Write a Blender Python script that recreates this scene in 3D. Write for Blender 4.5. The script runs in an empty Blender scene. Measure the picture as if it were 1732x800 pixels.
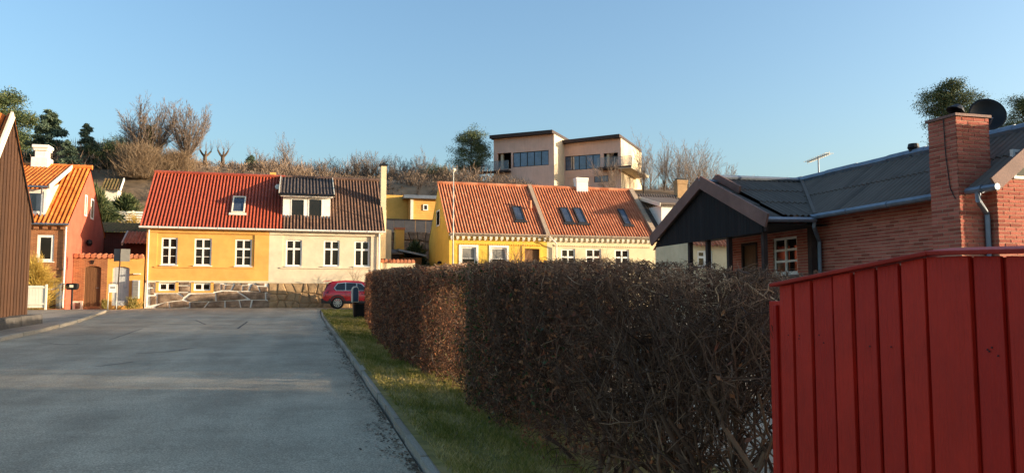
import bpy, bmesh, math, random
import numpy as np
from mathutils import Vector, Matrix

# ------------------------------------------------------------------ camera, sky, sun
S = bpy.context.scene
COL = S.collection
RAD = math.radians
F, PSI, TH, EYE = 1330.0, RAD(15.2), RAD(4.5), 1.6
cam_d = bpy.data.cameras.new('camera'); cam = bpy.data.objects.new('camera', cam_d); COL.objects.link(cam)
cam.location = (0, 0, EYE); cam.rotation_euler = (RAD(90) + TH, 0, -PSI)
cam_d.sensor_width = 36.0; cam_d.lens = 36.0 * F / 1732.0; cam_d.clip_end = 6000; cam_d.clip_start = 0.05
S.camera = cam
SUN_EL, SUN_AZ = RAD(7.5), RAD(20)          # azimuth measured from +X towards -Y
sun_dir = Vector((math.cos(SUN_AZ) * math.cos(SUN_EL), -math.sin(SUN_AZ) * math.cos(SUN_EL), math.sin(SUN_EL)))
W = bpy.data.worlds.new('World'); S.world = W; W.use_nodes = True
nt = W.node_tree; nt.nodes.clear()
sky = nt.nodes.new('ShaderNodeTexSky'); sky.sky_type = 'NISHITA'; sky.sun_disc = False
sky.sun_elevation = SUN_EL; sky.sun_rotation = math.atan2(sun_dir.x, sun_dir.y)
sky.altitude = 0; sky.air_density = 1.1; sky.dust_density = 3.0; sky.ozone_density = 3.3
bg = nt.nodes.new('ShaderNodeBackground'); bg.inputs['Strength'].default_value = 0.15
wo = nt.nodes.new('ShaderNodeOutputWorld')
nt.links.new(sky.outputs[0], bg.inputs[0]); nt.links.new(bg.outputs[0], wo.inputs[0])
sl = bpy.data.lights.new('sun', 'SUN'); sl.energy = 3.25; sl.angle = RAD(0.5); sl.color = (1.0, 0.86, 0.68)
so = bpy.data.objects.new('sun', sl); COL.objects.link(so); so.location = (60, -30, 40)
so.rotation_euler = sun_dir.to_track_quat('Z', 'Y').to_euler()
S.view_settings.view_transform = 'Standard'; S.view_settings.look = 'None'
S.view_settings.use_white_balance = True; S.view_settings.white_balance_temperature = 7200
S.view_settings.exposure = 1.68; S.view_settings.gamma = 1.0; S.view_settings.use_curve_mapping = False

# ------------------------------------------------------------------ placing helpers
SLOPE = 0.0207
def ray(px, py):
    dx = (px - 866) / F; dy = (400 - py) / F
    s, c, st, ct = math.sin(PSI), math.cos(PSI), math.sin(TH), math.cos(TH)
    return Vector((s * (ct - dy * st) + dx * c, c * (ct - dy * st) - dx * s, st + dy * ct))
EYEV = Vector((0, 0, EYE))
def atY(px, py, Y): d = ray(px, py); return EYEV + d * (Y / d.y)
def atX(px, py, X): d = ray(px, py); return EYEV + d * (X / d.x)
def atG(px, py): d = ray(px, py); return EYEV + d * (-EYE / (d.z - SLOPE * d.y))
def smooth(u): u = min(1, max(0, u)); return u * u * (3 - 2 * u)
def gz(y): return SLOPE * min(y, 52)
def T(x, y):
    s = 57 + 5 * smooth((x + 3) / 6)
    h = 13.5 * smooth((y - s) / 26) + 0.11 * min(max(0, y - 88), 90)
    h += 0.35 * math.sin(x * .21 + y * .13) * smooth((y - s) / 10)
    return gz(y) + h

class Frame:
    """a wall plane: u along the wall, z up, d outwards"""
    def __init__(s, o, u):
        s.o = Vector((o[0], o[1], 0)); s.u = Vector((u[0], u[1], 0)).normalized(); s.n = Vector((s.u.y, -s.u.x, 0))
    def p(s, u, z, d=0): v = s.o + s.u * u + s.n * d; return Vector((v.x, v.y, z))
    def hit(s, px, py, d=0):
        r = ray(px, py); t = ((s.o + s.n * d) - EYEV).dot(s.n) / r.dot(s.n); q = EYEV + r * t
        return (q - s.o).dot(s.u), q.z

# ------------------------------------------------------------------ mesh builder
class MB:
    def __init__(s): s.v = []; s.f = []; s.t = []
    def face(s, pts, t=.5):
        i = len(s.v); s.v.extend([tuple(p) for p in pts]); s.f.append(tuple(range(i, i + len(pts)))); s.t.append(t); return s
    def hexa(s, c, t=.5):
        i = len(s.v); s.v.extend([tuple(p) for p in c])
        for q in ((0, 3, 2, 1), (4, 5, 6, 7), (0, 1, 5, 4), (1, 2, 6, 5), (2, 3, 7, 6), (3, 0, 4, 7)):
            s.f.append(tuple(i + k for k in q)); s.t.append(t)
        return s
    def box(s, x0, x1, y0, y1, z0, z1, t=.5):
        return s.hexa([(x0, y0, z0), (x1, y0, z0), (x1, y1, z0), (x0, y1, z0), (x0, y0, z1), (x1, y0, z1), (x1, y1, z1), (x0, y1, z1)], t)
    def fbox(s, fr, u0, u1, z0, z1, d0, d1, t=.5):
        return s.hexa([fr.p(u0, z0, d1), fr.p(u1, z0, d1), fr.p(u1, z0, d0), fr.p(u0, z0, d0),
                       fr.p(u0, z1, d1), fr.p(u1, z1, d1), fr.p(u1, z1, d0), fr.p(u0, z1, d0)], t)
    def bar(s, a, b, w, h, up=(0, 0, 1), t=.5):
        a, b = Vector(a), Vector(b); d = (b - a).normalized(); up = Vector(up)
        if abs(d.dot(up)) > .98: up = Vector((1, 0, 0))
        r = d.cross(up).normalized() * w / 2; q = r.cross(d).normalized() * h / 2
        return s.hexa([a - r - q, a + r - q, a + r + q, a - r + q, b - r - q, b + r - q, b + r + q, b - r + q], t)
    def prism(s, poly, off, t=.5):
        poly = [Vector(p) for p in poly]; off = Vector(off); n = len(poly); i = len(s.v)
        s.v.extend([tuple(p) for p in poly] + [tuple(p + off) for p in poly])
        s.f.append(tuple(range(i, i + n))); s.f.append(tuple(i + n + k for k in range(n - 1, -1, -1))); s.t += [t, t]
        for k in range(n):
            m = (k + 1) % n; s.f.append((i + k, i + n + k, i + n + m, i + m)); s.t.append(t)
        return s
    def tube(s, path, rad, n=8, cap=True, t=.5):
        path = [Vector(p) for p in path]; L = len(path); rad = rad if isinstance(rad, (list, tuple)) else [rad] * L
        i0 = len(s.v)
        for k, p in enumerate(path):
            d = (path[min(k + 1, L - 1)] - path[max(k - 1, 0)]).normalized()
            up = Vector((0, 0, 1)) if abs(d.z) < .9 else Vector((1, 0, 0))
            a = d.cross(up).normalized(); b = a.cross(d)
            for j in range(n):
                w = 2 * math.pi * j / n; s.v.append(tuple(p + (a * math.cos(w) + b * math.sin(w)) * rad[k]))
        for k in range(L - 1):
            for j in range(n):
                m = (j + 1) % n; s.f.append((i0 + k * n + j, i0 + k * n + m, i0 + (k + 1) * n + m, i0 + (k + 1) * n + j)); s.t.append(t)
        if cap:
            s.f.append(tuple(i0 + j for j in range(n - 1, -1, -1))); s.f.append(tuple(i0 + (L - 1) * n + j for j in range(n))); s.t += [t, t]
        return s
    def lathe(s, prof, c, axis=(0, 0, 1), n=20, t=.5):
        ax = Vector(axis).normalized(); up = Vector((0, 0, 1)) if abs(ax.z) < .9 else Vector((1, 0, 0))
        a = ax.cross(up).normalized(); b = ax.cross(a); c = Vector(c); i0 = len(s.v)
        for r, h in prof:
            for j in range(n):
                w = 2 * math.pi * j / n; s.v.append(tuple(c + ax * h + (a * math.cos(w) + b * math.sin(w)) * r))
        for k in range(len(prof) - 1):
            for j in range(n):
                m = (j + 1) % n; s.f.append((i0 + k * n + j, i0 + k * n + m, i0 + (k + 1) * n + m, i0 + (k + 1) * n + j)); s.t.append(t)
        return s
    def build(s, name, m, parent=None, smooth=False, bevel=0, recalc=True):
        me = bpy.data.meshes.new(name); me.from_pydata(s.v, [], s.f)
        at = me.attributes.new('tint', 'FLOAT', 'FACE'); at.data.foreach_set('value', np.array(s.t, dtype=np.float32))
        if recalc and len(s.f) < 6000:
            b = bmesh.new(); b.from_mesh(me); bmesh.ops.recalc_face_normals(b, faces=b.faces); b.to_mesh(me); b.free()
        if smooth: me.polygons.foreach_set('use_smooth', [True] * len(me.polygons))
        return link(name, me, m, parent, bevel)

def link(name, me, m, parent=None, bevel=0):
    o = bpy.data.objects.new(name, me)
    if m is not None and not me.materials: me.materials.append(m)
    COL.objects.link(o); attach(o, parent)
    if bevel:
        b = o.modifiers.new('bevel', 'BEVEL'); b.width = bevel; b.segments = 2; b.limit_method = 'ANGLE'
    return o
BASE = {}
def attach(o, parent):
    if parent is not None:
        o.parent = parent
        if parent in BASE: o.matrix_parent_inverse = Matrix.Translation(-BASE[parent])
def thing(name, label, cat, loc, group=None):
    o = bpy.data.objects.new(name, None); COL.objects.link(o); o.location = loc; o.empty_display_size = .3
    BASE[o] = Vector(loc); return tag(o, label, cat, group)
def tag(o, label, cat, group=None):
    o['label'] = label; o['category'] = cat
    if group: o['group'] = group
    return o
def struct(o): o['kind'] = 'structure'; return o
def stuff(o, label=None, cat=None):
    o['kind'] = 'stuff'
    if label: o['label'] = label; o['category'] = cat
    return o
def np_mesh(name, V, Fc, tint=None):
    me = bpy.data.meshes.new(name); V = np.asarray(V, dtype=np.float32); Fc = np.asarray(Fc, dtype=np.int32); k = Fc.shape[1]
    me.vertices.add(len(V)); me.vertices.foreach_set('co', V.ravel())
    me.loops.add(Fc.size); me.loops.foreach_set('vertex_index', Fc.ravel())
    me.polygons.add(len(Fc)); me.polygons.foreach_set('loop_start', np.arange(0, Fc.size, k, dtype=np.int32))
    if tint is not None:
        at = me.attributes.new('tint', 'FLOAT', 'FACE'); at.data.foreach_set('value', np.asarray(tint, dtype=np.float32))
    me.update(calc_edges=True); return me
def segs_mesh(name, P, Q, R0, R1, tint=None, n=3):
    P, Q = np.asarray(P, float), np.asarray(Q, float); R0, R1 = np.asarray(R0, float), np.asarray(R1, float)
    d = Q - P; d /= np.linalg.norm(d, axis=1, keepdims=True) + 1e-9
    up = np.where(np.abs(d[:, 2:3]) < .9, np.array([[0, 0, 1.]]), np.array([[1., 0, 0]]))
    a = np.cross(d, up); a /= np.linalg.norm(a, axis=1, keepdims=True) + 1e-9; b = np.cross(a, d)
    N = len(P); V = np.zeros((N, 2 * n, 3))
    for j in range(n):
        w = 2 * math.pi * j / n; o = a * math.cos(w) + b * math.sin(w)
        V[:, j] = P + o * R0[:, None]; V[:, n + j] = Q + o * R1[:, None]
    base = (np.arange(N) * 2 * n)[:, None]
    Fc = np.concatenate([base + np.array([[j, (j + 1) % n, n + (j + 1) % n, n + j]]) for j in range(n)], axis=1).reshape(-1, 4)
    return np_mesh(name, V.reshape(-1, 3), Fc, np.repeat(tint, n) if tint is not None else None)
def cards_mesh(name, C, L, Wd, D, rng, tint=None):
    """diamond leaves: centre C, length L along D, width Wd, random roll"""
    N = len(C); D = D / (np.linalg.norm(D, axis=1, keepdims=True) + 1e-9)
    r = rng.normal(size=(N, 3)); a = np.cross(D, r); a /= np.linalg.norm(a, axis=1, keepdims=True) + 1e-9
    V = np.zeros((N, 4, 3)); L = np.asarray(L)[:, None]; Wd = np.asarray(Wd)[:, None]
    V[:, 0] = C - D * L / 2; V[:, 1] = C + a * Wd / 2; V[:, 2] = C + D * L / 2; V[:, 3] = C - a * Wd / 2
    return np_mesh(name, V.reshape(-1, 3), np.arange(4 * N).reshape(-1, 4), tint)

# ------------------------------------------------------------------ materials
def lin(c):
    return tuple(((x / 255) / 12.92 if x / 255 <= .04045 else ((x / 255 + .055) / 1.055) ** 2.4) for x in c) + (1,)
def mat(name, cols, rough=.8, src='noise', scale=4, detail=5, bump=0, bscale=40, spec=.3, metal=0, stretch=None, mottle=0, mscale=1.2, trans=0, coat=0):
    """colour ramp over a factor: noise, per-face tint or per-object random; mottle adds weathering; bump fine relief"""
    m = bpy.data.materials.new(name); m.use_nodes = True; n = m.node_tree.nodes; l = m.node_tree.links
    b = n['Principled BSDF']; b.inputs['Roughness'].default_value = rough; b.inputs['Metallic'].default_value = metal
    b.inputs['Specular IOR Level'].default_value = spec
    if coat: b.inputs['Coat Weight'].default_value = coat
    cols = [cols] if not isinstance(cols[0], (tuple, list)) else list(cols)
    tc = n.new('ShaderNodeTexCoord'); co = tc.outputs['Object']
    if stretch:
        mp = n.new('ShaderNodeMapping'); mp.inputs['Scale'].default_value = stretch; l.new(co, mp.inputs[0]); co = mp.outputs[0]
    if len(cols) == 1: cols = [tuple(x * .9 for x in cols[0]), tuple(min(255, x * 1.07) for x in cols[0])]
    if src == 'tint': a = n.new('ShaderNodeAttribute'); a.attribute_name = 'tint'; fac = a.outputs['Fac']
    elif src == 'obj': a = n.new('ShaderNodeObjectInfo'); fac = a.outputs['Random']
    else:
        a = n.new('ShaderNodeTexNoise'); a.inputs['Scale'].default_value = scale; a.inputs['Detail'].default_value = detail
        a.inputs['Roughness'].default_value = .65
        l.new(co, a.inputs['Vector']); mr = n.new('ShaderNodeMapRange'); mr.inputs[1].default_value = .3; mr.inputs[2].default_value = .7
        l.new(a.outputs['Fac'], mr.inputs[0]); fac = mr.outputs[0]
    cr = n.new('ShaderNodeValToRGB'); e = cr.color_ramp.elements
    e[0].color = lin(cols[0]); e[1].color = lin(cols[-1])
    for k in range(1, len(cols) - 1): x = e.new(k / (len(cols) - 1)); x.color = lin(cols[k])
    l.new(fac, cr.inputs[0]); out = cr.outputs[0]
    if mottle:
        q = n.new('ShaderNodeTexNoise'); q.inputs['Scale'].default_value = mscale; q.inputs['Detail'].default_value = 8; q.inputs['Roughness'].default_value = .7
        l.new(tc.outputs['Object'], q.inputs['Vector'])
        mr = n.new('ShaderNodeMapRange'); mr.inputs[1].default_value = .35; mr.inputs[2].default_value = .7
        mr.inputs[3].default_value = 1 - mottle; mr.inputs[4].default_value = 1 + mottle * .35; l.new(q.outputs['Fac'], mr.inputs[0])
        mx = n.new('ShaderNodeMix'); mx.data_type = 'RGBA'; mx.blend_type = 'MULTIPLY'; mx.inputs[0].default_value = 1
        l.new(out, mx.inputs[6]); l.new(mr.outputs[0], mx.inputs[7]); out = mx.outputs[2]
    l.new(out, b.inputs['Base Color'])
    if bump:
        q = n.new('ShaderNodeTexNoise'); q.inputs['Scale'].default_value = bscale; q.inputs['Detail'].default_value = 4
        l.new(co, q.inputs['Vector']); bp = n.new('ShaderNodeBump'); bp.inputs['Strength'].default_value = bump; bp.inputs['Distance'].default_value = .02
        l.new(q.outputs['Fac'], bp.inputs['Height']); l.new(bp.outputs[0], b.inputs['Normal'])
    if trans:
        tr = n.new('ShaderNodeBsdfTranslucent'); l.new(out, tr.inputs[0]); ms = n.new('ShaderNodeMixShader'); ms.inputs[0].default_value = trans
        l.new(b.outputs[0], ms.inputs[1]); l.new(tr.outputs[0], ms.inputs[2]); l.new(ms.outputs[0], n['Material Output'].inputs[0])
    return m
def brick_mat(name, c1, c2, mortar, axis='XZ', bw=.24, bh=.0667):
    m = bpy.data.materials.new(name); m.use_nodes = True; n = m.node_tree.nodes; l = m.node_tree.links; b = n['Principled BSDF']
    b.inputs['Roughness'].default_value = .9; tc = n.new('ShaderNodeTexCoord'); sp = n.new('ShaderNodeSeparateXYZ'); l.new(tc.outputs['Object'], sp.inputs[0])
    cb = n.new('ShaderNodeCombineXYZ'); l.new(sp.outputs[axis[0]], cb.inputs[0]); l.new(sp.outputs['Z'], cb.inputs[1])
    t = n.new('ShaderNodeTexBrick'); t.inputs['Color1'].default_value = lin(c1); t.inputs['Color2'].default_value = lin(c2); t.inputs['Mortar'].default_value = lin(mortar)
    t.inputs['Scale'].default_value = 1; t.inputs['Brick Width'].default_value = bw; t.inputs['Row Height'].default_value = bh; t.inputs['Mortar Size'].default_value = .006
    l.new(cb.outputs[0], t.inputs[0]); q = n.new('ShaderNodeTexNoise'); q.inputs['Scale'].default_value = 1.5; q.inputs['Detail'].default_value = 6; l.new(tc.outputs['Object'], q.inputs[0])
    mr = n.new('ShaderNodeMapRange'); mr.inputs[3].default_value = .6; mr.inputs[4].default_value = 1.2; l.new(q.outputs[0], mr.inputs[0])
    mx = n.new('ShaderNodeMix'); mx.data_type = 'RGBA'; mx.blend_type = 'MULTIPLY'; mx.inputs[0].default_value = 1
    l.new(t.outputs[0], mx.inputs[6]); l.new(mr.outputs[0], mx.inputs[7]); l.new(mx.outputs[2], b.inputs[0])
    bp = n.new('ShaderNodeBump'); bp.inputs['Strength'].default_value = .5; bp.inputs['Distance'].default_value = .01; bp.invert = True
    l.new(t.outputs['Fac'], bp.inputs['Height']); l.new(bp.outputs[0], b.inputs['Normal']); return m
def glass_mat(name, base, rough=.04, spec=.5):
    return mat(name, [tuple(x * .6 for x in base), base], rough=rough, spec=spec, scale=1.2)

M = dict(
    yellow=mat('yellow render', [(222, 162, 84), (232, 174, 96)], .9, scale=1.5, bump=.15, bscale=60, mottle=.17, mscale=.9),
    cream=mat('cream render', [(218, 198, 166), (228, 210, 180)], .9, scale=1.5, bump=.15, bscale=60, mottle=.17, mscale=.9),
    cream_wall=mat('pale cream render', [(220, 198, 158), (230, 210, 172)], .9, scale=2, bump=.15, bscale=60, mottle=.12),
    lemon=mat('bright yellow render', [(228, 178, 72), (238, 192, 86)], .9, scale=2, bump=.15, bscale=60, mottle=.12),
    pink=mat('salmon render', [(172, 86, 66), (186, 98, 76)], .9, scale=1.6, bump=.2, bscale=50, mottle=.15),
    white=mat('white paint', [(232, 224, 210), (246, 240, 230)], .6, scale=6, mottle=.06),
    offwhite=mat('off white render', [(220, 208, 186), (234, 224, 204)], .9, scale=3, bump=.1, mottle=.15),
    glass=glass_mat('dark window glass', (40, 34, 30)),
    skyglass=glass_mat('skylight glass', (70, 80, 96), .03, .8),
    red_tile=mat('red glazed pantile', [(144, 60, 42), (164, 74, 50), (178, 90, 62)], .5, src='tint', spec=.5, mottle=.15, mscale=3, bump=.05),
    brown_tile=mat('brown pantile', [(82, 60, 50), (108, 82, 68), (130, 96, 76)], .7, src='tint', mottle=.2, mscale=2.5, bump=.1),
    dark_tile=mat('dark grey pantile', [(66, 56, 50), (86, 74, 66), (102, 88, 78)], .6, src='tint', mottle=.2),
    orange_tile=mat('weathered orange pantile', [(172, 100, 66), (200, 124, 88), (220, 152, 114)], .8, src='tint', mottle=.22, mscale=1.2, bump=.12),
    bright_tile=mat('bright orange pantile', [(190, 92, 36), (216, 118, 52), (226, 138, 70)], .7, src='tint', mottle=.25, bump=.1),
    moss_tile=mat('mossy tile', [(84, 72, 44), (112, 96, 60), (120, 84, 60)], .95, src='tint', mottle=.35, mscale=4),
    mortar_cap=mat('grey mortar', [(150, 128, 106), (178, 156, 134)], .95, scale=5, bump=.3),
    darkframe=mat('dark aluminium frame', [(58, 56, 56), (76, 74, 72)], .5, metal=.4),
    zinc=mat('zinc gutter', [(104, 112, 122), (132, 140, 150)], .45, metal=.6, scale=3),
    gutter_white=mat('white gutter', [(206, 196, 184), (224, 216, 204)], .5),
    black=mat('black metal', [(16, 16, 18), (30, 30, 32)], .5),
    stone=mat('plinth boulder', [(104, 84, 68), (136, 112, 92), (156, 132, 110)], .95, scale=3, bump=.7, bscale=14, mottle=.3, mscale=3),
    tanstone=mat('tan rubble stone', [(146, 116, 84), (176, 144, 106), (154, 124, 94)], .95, scale=2.5, bump=.8, bscale=12, mottle=.3, mscale=3),
    joint=mat('white painted joint', [(226, 220, 206), (240, 236, 226)], .9, bump=.3),
    tanjoint=mat('tan mortar', [(160, 128, 92), (180, 146, 108)], .95, bump=.5),
    brickwall=brick_mat('orange red brick', (172, 108, 66), (142, 86, 50), (186, 152, 114)),
    darkbrick=brick_mat('dark red brick', (110, 52, 40), (92, 42, 34), (120, 92, 76)),
    brick=mat('red brick', [(146, 74, 58), (178, 96, 76), (190, 108, 88), (162, 82, 66)], .92, src='obj', bump=.3, bscale=60, mottle=.12, mscale=9),
    brick_t=mat('red brick joined', [(146, 74, 58), (178, 96, 76), (190, 108, 88), (162, 82, 66)], .92, src='tint', bump=.3, bscale=60, mottle=.12, mscale=9),
    mortar=mat('brick mortar', [(174, 134, 110), (192, 152, 126)], .95, scale=8, bump=.3),
    screen=mat('dark screen panel', [(56, 56, 60), (72, 72, 76)], .6),
    ochre=mat('ochre render', [(216, 166, 84), (226, 178, 96)], .9, scale=2, mottle=.12),
    slate=mat('dark corrugated roofing', [(88, 78, 70), (112, 98, 88), (98, 86, 78)], .75, src='tint', mottle=.2, mscale=2, bump=.1),
    fascia=mat('brown painted board', [(116, 84, 74), (138, 102, 90)], .7, scale=3, stretch=(1, 1, 1), bump=.2, mottle=.2),
    blackboard=mat('black stained board', [(20, 19, 20), (32, 30, 30)], .85, src='obj', bump=.2, mottle=.3),
    post=mat('dark stained post', [(48, 36, 32), (70, 52, 44)], .85, bump=.2),
    wood=mat('brown door wood', [(96, 66, 42), (122, 86, 56)], .75, stretch=(6, 6, .6), scale=3, bump=.15),
    brownslat=mat('brown painted slat', [(64, 42, 28), (76, 50, 33), (70, 46, 30)], .75, src='obj', bump=.15, mottle=.15, mscale=2),
    redboard=mat('falu red board', [(192, 34, 16), (212, 46, 24), (200, 38, 19)], .62, src='obj', bump=.5, bscale=5, stretch=(14, 14, .7), mottle=.2, mscale=3.5, spec=.35),
    redcap=mat('red cap rail', [(176, 42, 28), (194, 56, 42)], .6, scale=5, bump=.15, mottle=.15),
    footing=mat('weathered granite', [(72, 68, 64), (96, 90, 84)], .95, scale=6, bump=.8, bscale=20, mottle=.3, mscale=4),
    kerb=mat('granite kerb', [(160, 146, 126), (192, 178, 158), (172, 158, 138)], .9, src='obj', bump=.7, bscale=30, mottle=.25, mscale=8),
    twig=mat('hedge twig', [(70, 48, 36), (116, 84, 64), (166, 126, 96), (220, 182, 144)], .9, src='tint'),
    deadleaf=mat('brown hedge leaf', [(100, 58, 44), (142, 84, 60), (188, 128, 84), (160, 94, 70)], .8, src='tint', trans=.25),
    greenleaf=mat('ivy leaf', [(36, 52, 24), (58, 78, 36), (96, 108, 56)], .5, src='tint', trans=.2),
    grass=mat('grass blade', [(94, 100, 38), (132, 128, 54), (174, 154, 86), (204, 180, 124)], .8, src='tint', trans=.3),
    litter=mat('fallen leaf', [(60, 50, 40), (96, 78, 60), (136, 108, 80)], .9, src='tint'),
    bark=mat('grey brown bark', [(80, 68, 58), (108, 92, 78)], .95, scale=6, bump=.4),
    twigs=mat('winter twig', [(98, 84, 74), (124, 108, 96), (150, 132, 116)], .9, src='tint'),
    needles=mat('pine needles', [(44, 58, 36), (66, 82, 50), (94, 104, 66), (120, 118, 78)], .7, src='tint', trans=.15),
    bluenee=mat('spruce needles', [(58, 76, 62), (86, 104, 84), (118, 130, 104)], .7, src='tint', trans=.15),
    tan=mat('tan thicket twig', [(108, 88, 68), (138, 116, 92), (168, 144, 116)], .95, src='tint'),
    scrub=mat('dry scrub', [(94, 78, 64), (122, 102, 86), (150, 128, 108), (108, 92, 80)], .95, src='tint'),
    villaroof=mat('dark roof edge', [(58, 48, 46), (72, 60, 56)], .7, scale=3),
    villa=mat('pink grey cladding', [(224, 180, 158), (234, 194, 172)], .85, scale=2, stretch=(4, 4, .3), mottle=.1),
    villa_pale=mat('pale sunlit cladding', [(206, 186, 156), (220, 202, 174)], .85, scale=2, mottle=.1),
    signgrey=mat('dull sign back', [(84, 84, 84), (100, 98, 96)], .7),
    steel=mat('galvanised steel', [(130, 130, 128), (160, 160, 156)], .45, metal=.7),
    cabinet=mat('grey cabinet', [(120, 116, 108), (136, 132, 124)], .6),
    greydoor=mat('grey door', [(176, 178, 176), (192, 194, 190)], .6, mottle=.06),
    carpaint=mat('red car paint', [(176, 22, 26), (190, 28, 30)], .25, spec=.6, coat=.8),
    trimblack=mat('black plastic trim', [(44, 40, 38), (58, 54, 50)], .7),
    rubber=mat('tyre rubber', [(20, 20, 20), (32, 31, 30)], .9),
    alloy=mat('alloy rim', [(170, 166, 158), (196, 192, 184)], .35, metal=.7),
    carglass=glass_mat('car glass', (26, 30, 32), .03, .6),
    bluebox=mat('blue grey mailbox', [(44, 66, 84), (56, 80, 98)], .5),
    bamboo=mat('yellow willow twigs', [(150, 120, 50), (184, 150, 70), (206, 176, 96)], .85, src='tint'),
    frost=mat('pale panel', [(214, 206, 186), (228, 220, 200)], .7),
)

# ------------------------------------------------------------------ the ground
xs = np.concatenate([np.linspace(-900, -120, 10), np.arange(-110, 200, 3.0), np.linspace(210, 1500, 14)])
ys = np.concatenate([np.linspace(-600, -60, 8), np.arange(-50, 200, 2.5), np.linspace(205, 2500, 20)])
V = [(x, y, T(x, y) - .06) for y in ys for x in xs]; nx = len(xs)
Fc = [(j * nx + i, j * nx + i + 1, (j + 1) * nx + i + 1, (j + 1) * nx + i) for j in range(len(ys) - 1) for i in range(nx - 1)]
M['soil'] = mat('dry hillside soil', [(116, 96, 74), (142, 120, 96), (128, 108, 84)], .98, scale=.25, bump=.6, bscale=3, mottle=.3, mscale=.8)
o = link('ground', np_mesh('ground', V, Fc), M['soil']); struct(o)

def asphalt(name, c0, c1, patch=True):
    m = mat(name, [c0, c1], .88, scale=.35, detail=10, bump=.35, bscale=90, mottle=.22, mscale=.7, spec=.25)
    n = m.node_tree.nodes; l = m.node_tree.links; b = n['Principled BSDF']; src = b.inputs['Base Color'].links[0].from_socket
    tc = n.new('ShaderNodeTexCoord')
    sp = n.new('ShaderNodeTexNoise'); sp.inputs['Scale'].default_value = 55; sp.inputs['Detail'].default_value = 3; l.new(tc.outputs['Object'], sp.inputs[0])
    r = n.new('ShaderNodeMapRange'); r.inputs[1].default_value = .3; r.inputs[2].default_value = .75; r.inputs[3].default_value = .6; r.inputs[4].default_value = 1.35; l.new(sp.outputs[0], r.inputs[0])
    mp = n.new('ShaderNodeMapping'); mp.inputs['Scale'].default_value = (1.1, .12, 1); l.new(tc.outputs['Object'], mp.inputs[0])
    lane = n.new('ShaderNodeTexNoise'); lane.inputs['Scale'].default_value = 1.0; lane.inputs['Detail'].default_value = 6; l.new(mp.outputs[0], lane.inputs[0])
    lr = n.new('ShaderNodeMapRange'); lr.inputs[1].default_value = .35; lr.inputs[2].default_value = .65; lr.inputs[3].default_value = .85; lr.inputs[4].default_value = 1.12; l.new(lane.outputs[0], lr.inputs[0])
    an = n.new('ShaderNodeTexVoronoi'); an.inputs['Scale'].default_value = 70; l.new(tc.outputs['Object'], an.inputs[0])
    ag = n.new('ShaderNodeMapRange'); ag.inputs[1].default_value = .1; ag.inputs[2].default_value = .8; ag.inputs[3].default_value = 1.18; ag.inputs[4].default_value = .7; l.new(an.outputs['Distance'], ag.inputs[0])
    out = src
    for k in (r, lr, ag):
        mx = n.new('ShaderNodeMix'); mx.data_type = 'RGBA'; mx.blend_type = 'MULTIPLY'; mx.inputs[0].default_value = 1
        l.new(out, mx.inputs[6]); l.new(k.outputs[0], mx.inputs[7]); out = mx.outputs[2]
    l.new(out, b.inputs['Base Color']); return m
M['road'] = asphalt('worn asphalt', (184, 165, 138), (202, 184, 157))
M['path'] = asphalt('footpath asphalt', (158, 144, 124), (180, 162, 142))
M['yard'] = mat('pale gravel', [(150, 136, 116), (188, 172, 148), (168, 152, 130)], .95, scale=30, bump=.8, bscale=60, mottle=.3, mscale=2)
M['turf'] = mat('verge soil and turf', [(100, 96, 48), (140, 124, 66), (168, 144, 96)], .98, scale=2.2, detail=10, bump=.8, bscale=30, mottle=.3, mscale=6)

def sheet(name, poly, dz, m, parent=None):
    """polygon in plan laid on the street slope"""
    mb = MB(); mb.face([(x, y, gz(y) + dz) for x, y in poly]); return mb.build(name, m, parent)
KL = [(-7.45, -25), (-7.45, 10), (-7.48, 23.5), (-7.52, 26.4), (-7.9, 32.1), (-8.6, 38.5), (-9.45, 45.2)]
road = struct(sheet('road', [(1.04, -25), (1.04, 24), (1.02, 36), (1.2, 45), (1.5, 46.1), (70, 46.1), (70, 49.98), (-8.3, 49.98), (-9.45, 47.5), (-60, 47.5), (-60, 45.6)] + [(x - .02, y) for x, y in KL[::-1]], 0, M['road']))
# tar seams and a patched square
mb = MB()
def seam(pts, w):
    for (a, b), (c, d) in zip(pts, pts[1:]):
        nrm = Vector((-(d - b), c - a, 0)).normalized() * w / 2
        mb.face([(a + nrm.x, b + nrm.y, gz(b) + .004), (a - nrm.x, b - nrm.y, gz(b) + .004), (c - nrm.x, d - nrm.y, gz(d) + .004), (c + nrm.x, d + nrm.y, gz(d) + .004)])
rng = random.Random(4)
def px_seam(pts, w):
    out = []
    for (a, b), (c, d) in zip(pts, pts[1:]):
        for k in range(6):
            t = k / 6; g = atG(a + (c - a) * t + rng.uniform(-.6, .6), b + (d - b) * t + rng.uniform(-.25, .25)); out.append((g.x, g.y))
    g = atG(*pts[-1]); out.append((g.x, g.y)); seam(out, w)
px_seam([(150, 546), (350, 549), (520, 549)], .10)
px_seam([(362, 543), (418, 544), (402, 556), (352, 557)], .07)
px_seam([(70, 580), (110, 583), (145, 581)], .05)
px_seam([(330, 541), (348, 549)], .05); px_seam([(185, 575), (240, 556)], .04); px_seam([(230, 598), (290, 594), (330, 588)], .05)
px_seam([(400, 597), (470, 595)], .04); px_seam([(160, 620), (225, 612)], .04)
M['tar'] = mat('bitumen seam', [(62, 58, 54), (84, 78, 72)], .8, scale=8)
mb.build('tar_seam', M['tar'], road)
struct(sheet('pavement', [(x - .16, y) for x, y in KL] + [(-60, 45.5), (-60, -25)], .10, M['path']))
struct(sheet('verge', [(1.13, -25), (1.13, 24), (1.11, 36), (1.29, 43.6), (3.4, 43.6), (3.4, -25)], .085, M['turf']))
struct(sheet('yard', [(3.4, -25), (3.4, 43.6), (70, 43.6), (70, -25)], .08, M['yard']))
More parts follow.
